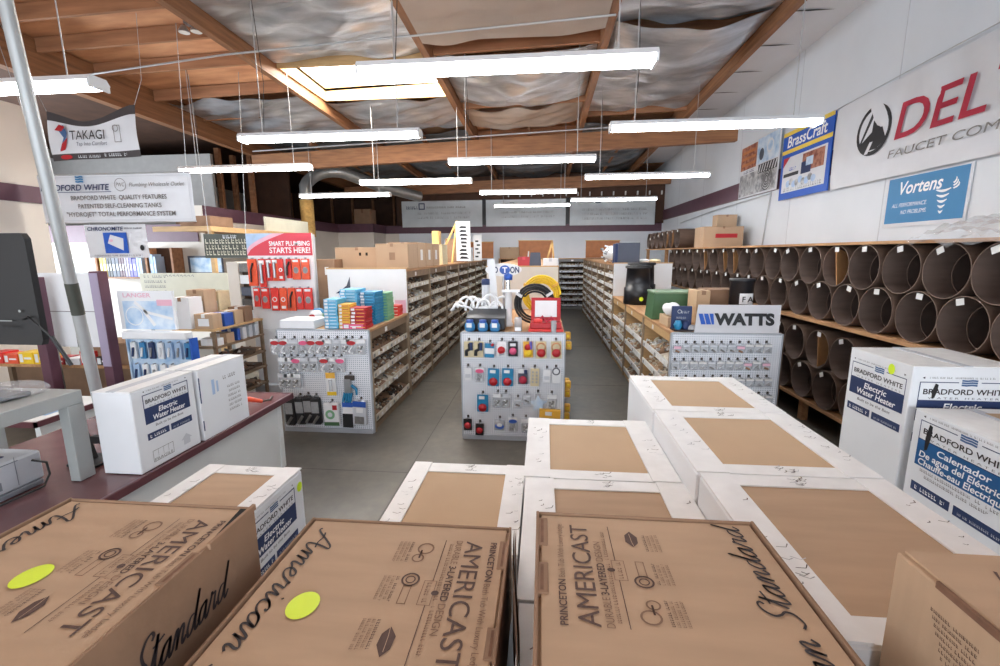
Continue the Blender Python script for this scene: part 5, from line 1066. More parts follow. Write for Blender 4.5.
b = MB(); xm = (pa.x+pb.x)/2; b.box(xm-.004, 4.945, 1.08, xm+.004, 4.95, pa.z, 'fit_grey'); b.box(pa.x, 4.945, 1.52, pb.x+.03, 4.95, 1.528, 'fit_grey'); b.build('seam', t)
# rear office: shelf of binders, whiteboard, framed picture
t = thing('wall_shelf', 'brown wooden wall shelf holding binders on the cream office wall', 'shelf', (-9.9, 9.8, 1.9)); q0 = at(100, 286, Y=9.7); q1 = at(175, 272, Y=9.7)
b = MB(); b.box(q0.x, 9.65, 1.66, q1.x, 9.99, 1.7, 'glulam_y'); b.build('board', t)
for x in (q0.x, (q0.x*.35+q1.x*.65), q1.x-.04): b = MB(); b.box(x, 9.67, 1.7, x+.05, 9.99, 2.36, 'joist'); b.build('divider', t)
b = MB(); b.box(q0.x, 9.97, 1.7, q1.x, 9.99, 2.36, 'dark_wood'); b.build('back_board', t)
rr = random.Random(12); x = q0.x+.08; k = 0
while x < q1.x-.45 and k < 20:
    w = rr.uniform(.06, .11); mt = ['poster_yellow', 'black', 'slate', 'maroon', 'lilac', 'violet', 'paper_blue', 'paper_blue', 'paper_blue', 'carton_grey'][min(9, k//2)]
    xm = q0.x*.35+q1.x*.65
    if xm-.12 < x < xm+.06: x = xm+.07
    b = MB(); b.box(x, 9.7, 1.7, x+w-.008, 9.95, 1.7+rr.uniform(.42, .52), mt, .004); b.rect(frame((x, 9.7, 1.7), (1, 0, 0), (0, 0, 1)), w*.2, .15, w*.7, .3, 'tag', .002)
    tag(b.build('binder'), 'upright binder on the brown office wall shelf, %s from the left' % ORD[k], 'binder', 'binders on the office wall shelf'); x += w; k += 1
t = thing('notice_board', 'large pale green notice board with small drawings behind the stock boxes', 'board', (-7.3, 8.6, 0)); q0 = at(143, 300, Y=8.4); q1 = at(227, 273, Y=8.4)
b = MB(); b.box(q0.x, 8.4, 1.1, q1.x, 8.44, q1.z, 'beige_panel', .003); b.build('board', t); b = MB(); M = frame((q0.x, 8.399, 1.1), (1, 0, 0), (0, 0, 1)); W = q1.x-q0.x
for k in range(8): b.stroke(M, [(W*.3+.08*k, .68), (W*.3+.08*k+.03, .71), (W*.3+.08*k+.05, .67)], .012, 'slate', .002)
for k in range(4): dashes(b, M, W*.05, W*.3, .35+.1*k, .05, 'fit_grey', 90+k, .002)
b.build('printing', t)
for x in (q0.x+.05, q1.x-.1): b = MB(); b.box(x, 8.44, 0, x+.05, 8.48, 1.5, 'grey_metal'); b.build('leg', t)
t = thing('framed_picture', 'pale blue framed picture on the cream wall below the dark banner', 'picture', (-8, 9.9, 1.9)); q0 = at(188, 256, Y=9.95); q1 = at(224, 273, Y=9.95)
b = MB(); b.box(q0.x, 9.93, q1.z, q1.x, 9.97, q0.z, 'slate'); b.build('frame', t); b = MB(); b.box(q0.x+.06, 9.92, q1.z+.02, q1.x-.02, 9.93, q0.z-.04, 'photo_blue'); b.build('picture_sheet', t)
t = thing('cream_cabinet', 'tall cream cabinet end right of the notice board', 'cabinet', (-6.2, 8.0, 0)); q0 = at(226, 262, Y=7.9); b = MB(); b.box(q0.x, 7.9, .0, q0.x+.22, 8.5, q0.z, 'wall_cream', .005); b.build('cabinet_body', t); b = MB(); b.box(q0.x+.23, 8.0, .9, q0.x+.55, 8.4, q0.z-.1, 'shelf_inner'); b.build('side_shelf', t)
for k in range(5): b = MB(); b.box(q0.x+.24, 7.9, 1.0+.22*k, q0.x+.54, 7.99, 1.16+.22*k, ['carton_grey', 'fit_dark', 'slate', 'card_white', 'fit_grey'][k], .004); tag(b.build('stock_box'), 'small box beside the tall cream cabinet, %s from the bottom' % ORD[k], 'box', 'boxes beside the cream cabinet')
# low brown benches and stock behind the counter
t = thing('wooden_bench', 'brown wooden bench with red and yellow stock behind the monitor', 'bench', (-6.0, 4.2, 0)); b = MB(); b.box(-7.6, 5.05, .78, -5.1, 5.6, .82, 'board'); b.build('top', t)
for x in (-7.55, -5.2): b = MB(); b.box(x, 5.08, 0, x+.06, 5.06, .78, 'shelf_brown'); b.build('leg', t); b = MB(); b.box(x, 5.5, 0, x+.06, 5.56, .78, 'shelf_brown'); b.build('leg', t)
b = MB(); b.box(-7.5, 5.55, 0, -5.15, 5.58, .76, 'kraft_dark'); b.build('back_board', t)
rr = random.Random(3)
for k in range(9):
    x = -7.3+.22*k; mt = ['red', 'red_pack', 'orange_pack', 'yellow', 'yellow', 'red', 'card_white', 'red_pack', 'fit_dark'][k]; small_box(x, 5.15, .82, .2, .2, rr.uniform(.08, .2), mt, 'small %s pack on the brown bench behind the monitor, %s from the left' % ({'red': 'dark red', 'red_pack': 'red', 'orange_pack': 'orange', 'yellow': 'yellow', 'card_white': 'white', 'fit_dark': 'dark'}[mt], ORD[k]), 'packs on the brown bench')
carton('cardboard_box', -5.75, 5.1, .82, -5.2, 5.5, 1.1, 'brown box on the bench between the pole and the maroon post', mt='kraft_dark')
# small desk behind the counter
t = thing('rear_desk', 'white topped desk with a maroon edge behind the printer', 'desk', (-4.6, 3.7, 0)); b = MB(); b.box(-6.2, 3.3, .745, -4.37, 4.0, .78, 'counter_white' if 'counter_white' in MATS else 'laminate'); b.build('top', t); b = MB(); b.box(-6.2, 3.28, .73, -4.35, 3.3, .78, 'maroon_edge'); b.box(-4.37, 3.28, .73, -4.35, 4.0, .78, 'maroon_edge'); b.build('edge_strip', t)
for x in (-6.15, -4.45): b = MB(); b.box(x, 3.35, 0, x+.05, 3.95, .745, 'laminate'); b.build('side_panel', t)
t = thing('desk_keyboard', 'flat grey-green device with a black camera on the rear desk', 'device', (-4.8, 3.6, .78)); b = MB(); b.box(-4.95, 3.45, .78, -4.45, 3.7, .8, 'paper_blue', .004); b.build('device_body', t); b = MB(); b.tube([(-4.95, 3.55, .8), (-5.0, 3.55, .88)], .01, 'fit_grey', 6); b.box(-5.04, 3.52, .88, -4.95, 3.6, .94, 'black', .004); b.build('camera', t)
# ================================================================ COUNTER
CH = .78
t = thing('service_counter', 'long low counter with a maroon top edge and pale side at the left', 'counter', (-3.2, 2.4, 0))
b = MB(); b.box(-4.0, .3, CH-.05, -2.6, 4.25, CH-.005, 'counter_top'); b.build('worktop', t)
b = MB(); b.box(-2.6, .3, CH-.06, -2.575, 4.27, CH, 'maroon_edge', .004); b.box(-4.0, 4.25, CH-.06, -2.575, 4.275, CH, 'maroon_edge', .004); b.build('edge_strip', t)
b = MB(); b.add([(-2.7, .35, 0), (-2.7, 4.2, 0), (-2.68, 4.2, CH-.05), (-2.68, .35, CH-.05)], [(0, 1, 2, 3)], 'laminate'); b.box(-2.74, .35, 0, -2.7, 4.2, CH-.05, 'laminate'); b.build('front_panel', t)
b = MB(); b.box(-3.9, 4.14, 0, -2.68, 4.2, CH-.05, 'laminate'); b.build('end_panel', t)
b = MB(); b.box(-3.98, .35, 0, -3.92, 4.2, CH-.05, 'laminate'); b.build('rear_panel', t)

def bw_label(b, M, W, H, kind='en', sticker=None, scale=1.0, scribble=None):
    """printed panel, origin lower left of the panel in frame M"""
    blue = 'navy' if kind != 'es' else 'blue_label'
    b.box2(M, 0, H*.66, W, H, .006*scale, 'navy', .001); 
    b.rect(M, W*.42, H*.955, W*.66, H*1.01, 'carton_white', .0014)
    flagmark(b, M, W*.45, H*.93, W*.17, H*.12, 'logo_blue', .0018)
    b.text(M, 'BRADFORD WHITE', W*.5, H*.78, H*.135, 'ink', 'c', True, 0, W*.9, .0014)
    b.text(M, 'W A T E R   H E A T E R S', W*.52, H*.695, H*.05, 'fit_grey', 'c', False, 0, W*.82, .0014)
    if kind == 'en':
        b.rect(M, 0, H*.3, W, H*.66, blue, .001)
        b.text(M, 'Electric', W*.5, H*.5, H*.17, 'lettering_white', 'c', True, .12, W*.42, .0016); b.text(M, 'Water Heater', W*.52, H*.35, H*.17, 'lettering_white', 'c', True, .12, W*.72, .0016)
        b.text(M, 'Built to be the Best', W*.5, H*.19, H*.085, 'ink', 'c', False, .1, W*.62, .0014); v = H*.02
    else:
        b.rect(M, 0, H*.2, W, H*.66, blue, .001)
        b.text(M, 'Calentador', W*.52, H*.51, H*.15, 'lettering_white', 'c', True, .1, W*.56, .0016); b.text(M, u'De agua del El\u00e9ctrico', W*.5, H*.37, H*.15, 'lettering_white', 'c', True, .1, W*.92, .0016); b.text(M, 'Chauffe-eau Electrique', W*.5, H*.235, H*.15, 'lettering_white', 'c', True, .1, W*.92, .0016)
        dashes(b, M, W*.08, W*.9, H*.12, H*.05, 'fit_grey', 3, .0014); dashes(b, M, W*.12, W*.8, H*.03, H*.05, 'fit_grey', 4, .0014); v = -H*.17
    b.rect(M, 0, v-H*.1, W*.46, v+H*.06, 'navy', .001); b.rect(M, W*.5, v-H*.1, W, v+H*.06, 'navy', .001)
    dashes(b, M, W*.05, W*.4, v-H*.06, H*.07, 'lettering_white', 6, .0016); dashes(b, M, W*.55, W*.95, v-H*.06, H*.04, 'carton_grey', 7, .0016)
    dashes(b, M, W*.1, W*.8, H*1.06, H*.03, 'fit_grey', 8, .001); b.shape(M, [(W*.02, H*1.07), (W*.05, H*1.05), (W*.05, H*1.09)], 'ink', .001); b.shape(M, [(W*.98, H*1.07), (W*.95, H*1.05), (W*.95, H*1.09)], 'ink', .001)
    if scribble: u, w, h0, h1 = scribble; b.shape(M, [(u, h0*H), (u+w*.6, h0*H+.01), (u+w, (h0+h1)/2*H), (u+w*1.1, h1*H), (u+w*.4, h1*H+.01), (u-.004, (h0+h1)/2*H)], 'black', .002)
def heater_box(x0, x1, y0, y1, z0, z1, label, front=None, rightp=None, group=None):
    t = thing('heater_carton', label, 'carton', ((x0+x1)/2, (y0+y1)/2, z0), group)
    b = MB(); b.box(x0, y0, z0, x1, y1, z1-.005, 'carton_white', .006); b.build('box_body', t)
    ym = (y0+y1)/2; xm = (x0+x1)/2
    b = MB(); b.box(x0, y0, z1-.005, xm-.003, y1, z1, 'carton_flap'); b.build('top_flap', t)
    b = MB(); b.box(xm+.003, y0, z1-.005, x1, y1, z1+.004, 'carton_flap'); b.build('top_flap', t)
    b = MB(); b.box(xm-.03, y0-.001, z1, xm+.03, y1+.001, z1+.0055, 'carton_grey'); b.build('tape', t)
    return t
t = heater_box(-2.87, -2.6, 2.5, 3.02, CH, 1.34, 'nearer small white water heater carton on the counter, with a navy label')
M = frame((-2.6, 2.5, CH), (0, 1, 0), (0, 0, 1)); b = MB(); P = frame(M @ V3((.08, .225, 0)), (0, 1, 0), (0, 0, 1)); bw_label(b, P, .38, .29)
b.box2(M, .1, .04, .27, .12, .003, 'fit_grey'); [b.rect(M, .1+.042*k, .07, .102+.042*k, .12, 'fit_grey') for k in range(1, 4)]; b.text(M, 'FRAGILE', .185, .045, .028, 'fit_grey', 'c', False, 0, .15, .001); b.shape(M, [(.36, .05), (.42, .05), (.42, .09), (.44, .09), (.39, .13), (.34, .09), (.36, .09)], 'carton_grey'); b.build('printing', t)
t = heater_box(-2.88, -2.585, 3.045, 3.58, CH, 1.34, 'farther small white carton on the counter, with only small grey print')
M = frame((-2.585, 3.045, CH), (0, 1, 0), (0, 0, 1)); b = MB(); b.rect(M, .13, .33, .16, .45, 'paper_blue'); b.rect(M, .18, .34, .2, .43, 'paper_blue'); [dashes(b, M, .3, .45, .14+.04*k, .02, 'fit_grey', k) for k in range(6)]; dashes(b, M, .26, .4, .42, .03, 'fit_grey', 44); b.rect(M, .0, .3, .012, .5, 'navy'); b.rect(M, .0, .08, .012, .16, 'navy'); b.build('printing', t)
# grey metal riser
t = thing('monitor_riser', 'grey metal table-top riser on the counter left of the white cartons', 'riser', (-3.3, 2.5, CH))
x0, x1, y0, y1, zt = -3.6, -2.92, 1.2, 2.49, 1.36
b = MB(); b.box(x0, y0, zt-.085, x1, y1, zt, 'stand_grey', .004); b.build('top', t)
for x in (x0, x1-.07):
    for y in (y0, y1-.1): b = MB(); b.box(x, y, CH, x+.07, y+.1, zt-.085, 'stand_grey', .003); b.build('leg', t)
t = thing('scale_post', 'black tilted arm with a cable standing under the grey riser', 'stand', (-3.3, 2.9, CH)); b = MB(); b.bar((-3.12, 2.66, CH+.02), (-3.22, 2.66, CH+.46), .045, .03, 'black'); b.build('arm', t); b = MB(); b.box(-3.22, 2.56, CH, -3.0, 2.75, CH+.02, 'black', .004); b.build('base', t); b = MB(); b.box(-3.1, 2.64, CH+.14, -3.0, 2.68, CH+.19, 'black'); b.build('bracket', t)
t = thing('label_printer', 'light grey box printer with a dark panel on the counter at the left edge', 'printer', (-3.5, 2.1, CH)); 
px0, px1, py0, py1 = -3.62, -3.15, 1.95, 2.38
b = MB(); b.box(px0, py0, CH+.03, px1, py1, CH+.215, 'printer_grey', .012); b.build('printer_body', t); b = MB(); b.box(px0+.02, py0+.02, CH, px1+.01, py1-.02, CH+.03, 'printer_dark', .004); b.build('base', t)
M = frame((px1+.001, py0, CH), (0, 1, 0), (0, 0, 1)); b = MB(); b.rect(M, .03, .06, .2, .11, 'printer_dark', .001); b.rect(M, .05, .2, .3, .206, 'printer_dark', .001); b.rect(M, .28, .05, .284, .23, 'printer_dark', .001); b.build('side_marks', t); b = MB(); b.box(px0+.1, py0+.05, CH+.215, px1-.1, py1-.12, CH+.221, 'navy', .002); b.build('top_panel', t)
b = MB(); b.tube([(px1, 2.32, CH+.17), (px1+.05, 2.36, CH+.14), (px1+.03, 2.38, CH+.05), (px1+.08, 2.3, CH+.012), (px1+.06, 2.0, CH+.01), (-3.1, 1.5, CH+.01)], .007, 'cable', 7); b.build('power_cord', t)
t = thing('monitor', 'back of a large black monitor at the left edge', 'monitor', (-3.1, 2.4, 1.25))
F = frame((-3.62, 2.30, 1.62), (1, .0, 0), (0, 0, 1)); p0 = at(-60, 355, Y=2.3); p1 = at(48, 345, Y=2.3); p2 = at(24, 233, Y=2.3)
b = MB(); F = frame((p0.x, 2.3, p1.z), (1, 0, 0), (0, 0, 1)); W = p2.x-p0.x; Hh = p2.z-p1.z
b.ext([(.03, 0), (W-.015, 0), (W, .03), (W, Hh-.03), (W-.02, Hh), (.03, Hh), (0, Hh-.03), (0, .03)], frame((p0.x, 2.33, p1.z), (1, 0, 0), (0, 0, 1)), .035, 'screen_black'); b.build('screen_case', t)
b = MB(); F2 = frame((p0.x, 2.325, p1.z), (1, 0, 0), (0, 0, 1)); b.ext([(.1, .08), (W-.06, .08), (W-.08, Hh-.1), (.1, Hh-.1)], F2, .008, 'screen_black'); b.build('rear_bulge', t)
b = MB(); F3 = frame((p0.x, 2.29, p1.z), (1, 0, 0), (0, 0, 1)); b.rect(F3, W-.24, .14, W-.16, .146, 'grey_metal', .008); b.oval(F3, W-.1, .2, .008, .008, 'grey_metal', .008); [b.rect(F3, W-.3+.03*k, .1, W-.285+.03*k, .115, 'black', .03) for k in range(6)]; b.build('rear_marks', t)
b = MB(); b.box(p0.x+W*.1, 2.34, 1.36, p0.x+W*.25, 2.37, p1.z+.1, 'black'); b.box(p0.x-.05, 2.3, 1.36, p0.x+W*.3, 2.48, 1.372, 'black', .003); b.build('stand', t)
b = MB(); q = F3 @ V3((W-.1, .15, 0)); b.tube([q, q+V3((.06, -.02, .02)), q+V3((.12, 0, -.06)), q+V3((.16, .04, -.16))], .005, 'cable', 6); b.tube([q+V3((.14, .02, -.1)), q+V3((.2, .05, -.28))], .011, 'black', 7); b.build('cable', t)
# plastic bag on riser
b = MB(); b.grid(lambda u, v: (-3.2+.2*math.cos(2*PI*u)*math.sin(PI*v)**.6, 2.3-.16*math.cos(PI*v), 1.40+.04*math.sin(2*PI*u)*math.sin(PI*v)**.6+.006*math.sin(17*u+13*v)), 22, 14, 'plastic_wrap'); b.box(-3.32, 2.2, 1.362, -3.1, 2.36, 1.39, 'black', .01); tag(b.build('plastic_bag'), 'crumpled clear plastic bag lying on the grey riser', 'bag')
# tall pole
pa = at(5, 0, Y=3.2); pb = at(95, 385, Y=3.62)
t = thing('ceiling_pole', 'slanting grey round pole running up from behind the counter cartons', 'pole', (-4.1, 3.8, 0))
d = (pb-pa).normalized(); p_top = pa-d*((3.9-0)/abs(d.z)*0+1.3); p_bot = pb+d*(pb.z/abs(d.z))
t.location = tuple(p_bot); b = MB(); b.cyl(p_bot, pa-d*1.45, .045, 'pole_grey', 16); b.build('pole_tube', t); b = MB(); q = at(76, 298, Y=3.53); k0 = pa+d*((q-pa).dot(d)); b.cyl(k0-d*.14, k0+d*.14, .0465, 'menu_dark', 16); b.build('green_band', t); b = MB(); b.cyl(p_bot, p_bot+V3((0, 0, .012)), .1, 'pole_grey', 16); b.build('foot_plate', t)
# orange handled tool on the counter end
b = MB(); b.tube([(-2.78, 3.7, CH+.1), (-2.72, 3.78, CH+.09), (-2.68, 3.9, CH+.03)], [.02, .024, .018], 'orange_pack', 8); b.tube([(-2.68, 3.9, CH+.03), (-2.66, 4.0, CH+.012), (-2.7, 4.1, CH+.012)], .01, 'fit_dark', 7); tag(b.build('hand_tool'), 'orange handled tool lying on the far end of the counter', 'tool')

# ================================================================ WHITE HEATER CARTONS IN THE FOREGROUND
def top_carton(x0, x1, y0, y1, z, label, fl=.13, fb=.085, z0=0, seed=1, inset='kraft_top', wedge=True):
    rr = random.Random(seed)
    t = thing('white_carton', label, 'carton', ((x0+x1)/2, (y0+y1)/2, z0), 'tall white cartons in the foreground')
    b = MB(); b.box(x0, y0, z0, x1, y1, z-.012, 'carton_white', .008); b.build('box_body', t)
    b = MB(); b.box(x0+.02, y0+.02, z-.012, x1-.02, y1-.02, z-.009, inset); b.build('top_panel', t)
    def flap(pts, mt='carton_flap', dz=0):
        lift = (rr.randint(0, 3), rr.randint(0, 3))
        b = MB(); n = len(pts)
        vs = [(x, y, z-.007+dz) for x, y in pts]+[(x, y, z+dz+(.001 if i in lift else 0)) for i, (x, y) in enumerate(pts)]
        b.add(vs, [tuple(range(n))[::-1], tuple(range(n, 2*n))]+[(i, (i+1) % n, n+(i+1) % n, n+i) for i in range(n)], mt)
        for k in range(rr.randint(7, 13)):
            cx = sum(p[0] for p in pts)/n+rr.uniform(-.03, .03); cy = sum(p[1] for p in pts)/n+rr.uniform(-.22, .22)*(abs(pts[0][1]-pts[2][1])/.7)
            if not (min(p[0] for p in pts)+.015 < cx < max(p[0] for p in pts)-.015): continue
            l = rr.uniform(.008, .03); a = rr.uniform(-.6, .6)
            Mz = frame((cx, cy, z+dz), (1, 0, 0), (0, 1, 0)); b.stroke(Mz, [(0, 0), (l*math.cos(a), l*math.sin(a)), (l*1.5*math.cos(a+.4), l*1.5*math.sin(a+.4))], .004, rr.choice(['fit_grey', 'ink_brown', 'photo_grey', 'fit_dark']), .0018)
        b.build('top_flap', t)
    w = rr.uniform(-.006, .006)
    flap([(x0+fl-.01, y1-fb), (x1-fl+.01, y1-fb+w), (x1-fl+.01, y1), (x0+fl-.01, y1)], dz=-.004)
    flap([(x0+fl-.01, y0), (x1-fl+.01, y0), (x1-fl+.01, y0+fb+w), (x0+fl-.01, y0+fb)], dz=-.004)
    flap([(x0, y0+.004), (x0+fl+w, y0), (x0+fl, y1), (x0, y1)])
    flap([(x1-fl, y0), (x1, y0+.004), (x1, y1), (x1-fl+w, y1)])
    return t
top_carton(-.08, .645, 1.975, 2.74, 1.16, 'scuffed white carton with a brown top in the middle row, far left of the block', seed=1)
top_carton(-.07, .65, 1.2, 1.965, 1.16, 'white carton behind the right AMERICAST box, partly covered by it', seed=2, inset='kraft')
top_carton(-.73, -.09, 1.62, 2.4, 1.0, 'lower white carton behind the middle AMERICAST box', seed=3, fl=.1, fb=.1)
top_carton(.645, 1.38, 2.56, 3.3, 1.3, 'farthest white carton in front of the WATTS pegboard', seed=4)
top_carton(.65, 1.375, 1.81, 2.55, 1.3, 'white carton second from the far end of the right row', seed=5)
tF = top_carton(.655, 1.37, .98, 1.80, 1.3, 'white carton under the edge of the small brown box, with a brown top', seed=6, inset='kraft', fl=.12)
t = top_carton(-1.92, -1.36, 1.5, 2.27, 1.0, 'white carton with a side label and yellow sticker beside the counter', seed=7, fl=.1, inset='kraft')
M = frame((-1.36, 1.5, .0), (0, 1, 0), (0, 0, 1)); b = MB(); P = frame((-1.36, 1.77, .66), (0, 1, 0), (0, 0, 1)); bw_label(b, P, .41, .27); b.build('printing', t); b = MB(); b.oval(M, .73, .905, .025, .028, 'sticker', .002); b.build('sticker', t)
# support cartons below the tub boxes
top_carton(-.06, .63, .42, 1.19, 1.16, 'white carton under the right AMERICAST box', seed=8)
top_carton(-.84, -.12, .55, 1.46, .85, 'white carton under the middle AMERICAST box', seed=9)
top_carton(-1.63, -1.0, .3, 1.26, 1.0, 'white carton under the left AMERICAST box', seed=10)
top_carton(.72, 1.45, .2, .95, 1.1, 'white carton under the small brown box', seed=11)

# big heater cartons at the right
def big_heater(x0, x1, y0, y1, z1, label, kind, seed):
    t = heater_box(x0, x1, y0, y1, 0, z1, label)
    return t
t = big_heater(2.6, 3.3, 3.32, 3.97, 1.4, 'tall white BRADFORD WHITE carton with an english label and yellow sticker by the tube rack', 'en', 1)
b = MB(); P = frame((2.6, 3.93, .92), (0, -1, 0), (0, 0, 1)); bw_label(b, P, .57, .375); b.build('side_print', t); b = MB(); b.oval(P, .42, .41, .032, .04, 'sticker', .003); b.build('sticker', t); b = MB()
P = frame((2.655, 3.32, .88), (1, 0, 0), (0, 0, 1)); bw_label(b, P, .60, .41, scribble=(.09, .03, .7, .95)); b.build('printing', t)
t = big_heater(2.6, 3.3, 2.4, 3.25, 1.12, 'nearer white BRADFORD WHITE carton with a spanish and french label', 'es', 2)
b = MB(); P = frame((2.6, 3.19, .66), (0, -1, 0), (0, 0, 1)); bw_label(b, P, .66, .4, 'es', scribble=(.06, .035, .5, .95)); b.build('printing', t)
b = MB(); b.box(2.95, 2.5, 1.125, 3.25, 3.15, 1.1265, 'kraft_top'); b.build('top_panel', t)

# ---------------------------------------------------------------- cursive lettering for the tub boxes
CUR = {
 'A': ([[(-.05, .35), (.1, .2), (.3, .5), (.6, 1.2), (.95, 1.95), (1.15, 2.15), (1.25, 2.0), (1.2, 1.6), (1.15, .9), (1.2, .2), (1.35, .05), (1.55, .3)], [(.2, .85), (.55, 1.0), (1.0, .85), (1.4, .95)]], 1.55),
 'm': ([[(0, .3), (.15, .85), (.25, 1), (.32, .8), (.28, .0)], [(.28, .1), (.4, .7), (.6, 1), (.72, .85), (.66, 0)], [(.66, .1), (.8, .7), (1.0, 1), (1.12, .85), (1.06, .3), (1.15, .02), (1.35, .3)]], 1.35),
 'e': ([[(0, .3), (.3, .45), (.55, .75), (.45, 1), (.25, .9), (.12, .45), (.25, .05), (.5, .03), (.75, .35)]], .72),
 'r': ([[(0, .3), (.2, .9), (.22, 1.1), (.3, .95), (.55, .95), (.52, .6), (.5, .2), (.6, .03), (.8, .3)]], .78),
 'i': ([[(0, .3), (.2, .95), (.2, .3), (.3, .02), (.5, .3)], [(.27, 1.4), (.33, 1.5)]], .5),
 'c': ([[(0, .3), (.15, .7), (.4, 1), (.58, .9), (.5, .78)], [(.4, 1), (.15, .7), (.12, .25), (.3, .02), (.55, .08), (.75, .35)]], .72),
 'a': ([[(.0, .3), (.25, .8), (.6, 1), (.68, .9)], [(.6, 1), (.25, .85), (.1, .4), (.22, .03), (.5, .25), (.68, .95), (.64, .3), (.75, .02), (.95, .3)]], .93),
 'n': ([[(0, .3), (.15, .85), (.25, 1), (.32, .8), (.28, .0)], [(.28, .1), (.42, .7), (.65, 1), (.76, .8), (.7, .3), (.8, .02), (1.0, .3)]], 1.0),
 'S': ([[(.0, .25), (.35, .0), (.8, .25), (.85, .7), (.6, 1.05), (.45, 1.5), (.65, 1.95), (1.0, 2.1), (1.2, 1.9), (1.1, 1.7)]], 1.15),
 't': ([[(0, .3), (.25, 1.1), (.38, 1.75), (.3, .6), (.35, .05), (.55, .1), (.7, .35)], [(.05, 1.3), (.35, 1.32), (.85, 1.45)]], .68),
 'd': ([[(.6, .95), (.3, .9), (.1, .45), (.22, .03), (.5, .2), (.72, .9), (.92, 2.0), (.78, 1.0), (.72, .3), (.85, .02), (1.1, .35)]], .98),
 ' ': ([], .55)}
def catmull(P, n=6):
    out = []; Q = [P[0]]+list(P)+[P[-1]]
    for i in range(1, len(Q)-2):
        for k in range(n):
            s = k/n; a = [(-.5*s+s*s-.5*s**3), (1-2.5*s*s+1.5*s**3), (.5*s+2*s*s-1.5*s**3), (-.5*s*s+.5*s**3)]
            out.append((sum(a[j]*Q[i-1+j][0] for j in range(4)), sum(a[j]*Q[i-1+j][1] for j in range(4))))
    out.append(P[-1]); return out
def cursive(b, M, s, u, v, size, m, w=.012, slant=.28, total=None):
    adv = sum(CUR[c][1] for c in s); sx = size if not total else total/adv
    x = 0
    for c in s:
        for st in CUR[c][0]:
            b.stroke(M, [(u+(x+p[0])*sx+p[1]*size*slant, v+p[1]*size) for p in catmull(st)], w, m, .0012)
        x += CUR[c][1]
def tub_art(b, M, L, W, amer_v, script_v, script_u, script_len, stick=None, s0=.09):
    """M: origin at the start corner of the reading direction; u along the box, v across"""
    b.text(M, 'AMERICAST', s0, amer_v, .085, 'ink_brown', 'l', False, 0, .50, .0008)
    b.text(M, 'PRINCETON', s0, amer_v+.085, .03, 'ink_brown', 'l', True, 0, .19, .0008); b.text(M, 'Bath Tub With Luxury Ledge', s0+.2, amer_v+.085, .028, 'ink_faint', 'l', False, 0, .3, .0008)
    b.text(M, 'DURABLE', s0+.0, amer_v-.036, .032, 'ink_faint', 'l', False, 0, .12, .0008); b.text(M, '3-LAYERED', s0+.13, amer_v-.036, .032, 'ink_brown', 'l', True, 0, .15, .0008); b.text(M, 'DESIGN', s0+.29, amer_v-.036, .032, 'ink_faint', 'l', False, 0, .11, .0008)
    dashes(b, M, s0+.02, s0+.46, amer_v-.055, .012, 'ink_faint', 3, .0008)
    b.rect(M, s0, amer_v-.075, s0+.2, amer_v-.0725, 'ink_brown', .0008); b.rect(M, s0+.3, amer_v-.075, s0+.5, amer_v-.0725, 'ink_brown', .0008)
    b.box2(M, s0+.2, amer_v-.1, s0+.3, amer_v-.06, .0022, 'ink_faint', .0008); dashes(b, M, s0+.21, s0+.29, amer_v-.088, .014, 'ink_faint', 5, .0009); b.oval(M, s0+.25, amer_v-.056, .01, .012, 'ink_brown', .0009, 12)
    v = amer_v-.145
    b.ring(M, s0+.05, v+.01, .026, .006, 'ink_faint'); b.ring(M, s0+.1, v-.005, .018, .005, 'ink_faint'); b.rect(M, s0+.06, v-.004, s0+.1, v+.002, 'ink_brown'); 
    b.ring(M, s0+.2, v, .026, .006, 'ink_brown'); b.ring(M, s0+.2, v, .014, .004, 'ink_brown'); b.box2(M, s0+.225, v-.015, s0+.3, v+.012, .003, 'ink_faint')
    b.shape(M, [(s0+.38, v), (s0+.41, v+.022), (s0+.45, v+.02), (s0+.475, v), (s0+.44, v-.02), (s0+.405, v-.018)], 'ink_brown'); b.stroke(M, [(s0+.365, v-.004), (s0+.41, v+.002), (s0+.46, v+.004)], .003, 'kraft', .001)
    for k in range(3):
        for j in range(4): dashes(b, M, s0+.02+.17*k, s0+.12+.17*k, v-.045-.014*j, .009, 'ink_brown' if j == 0 else 'ink_faint', 11*k+j, .0008)
    cursive(b, M, 'American Standard', script_u, script_v, .043, 'ink', .0085, total=script_len)
    if stick: q = MB(); q.oval(M, stick[0], stick[1], .052, .045, 'sticker', .002); q.build('sticker', t)
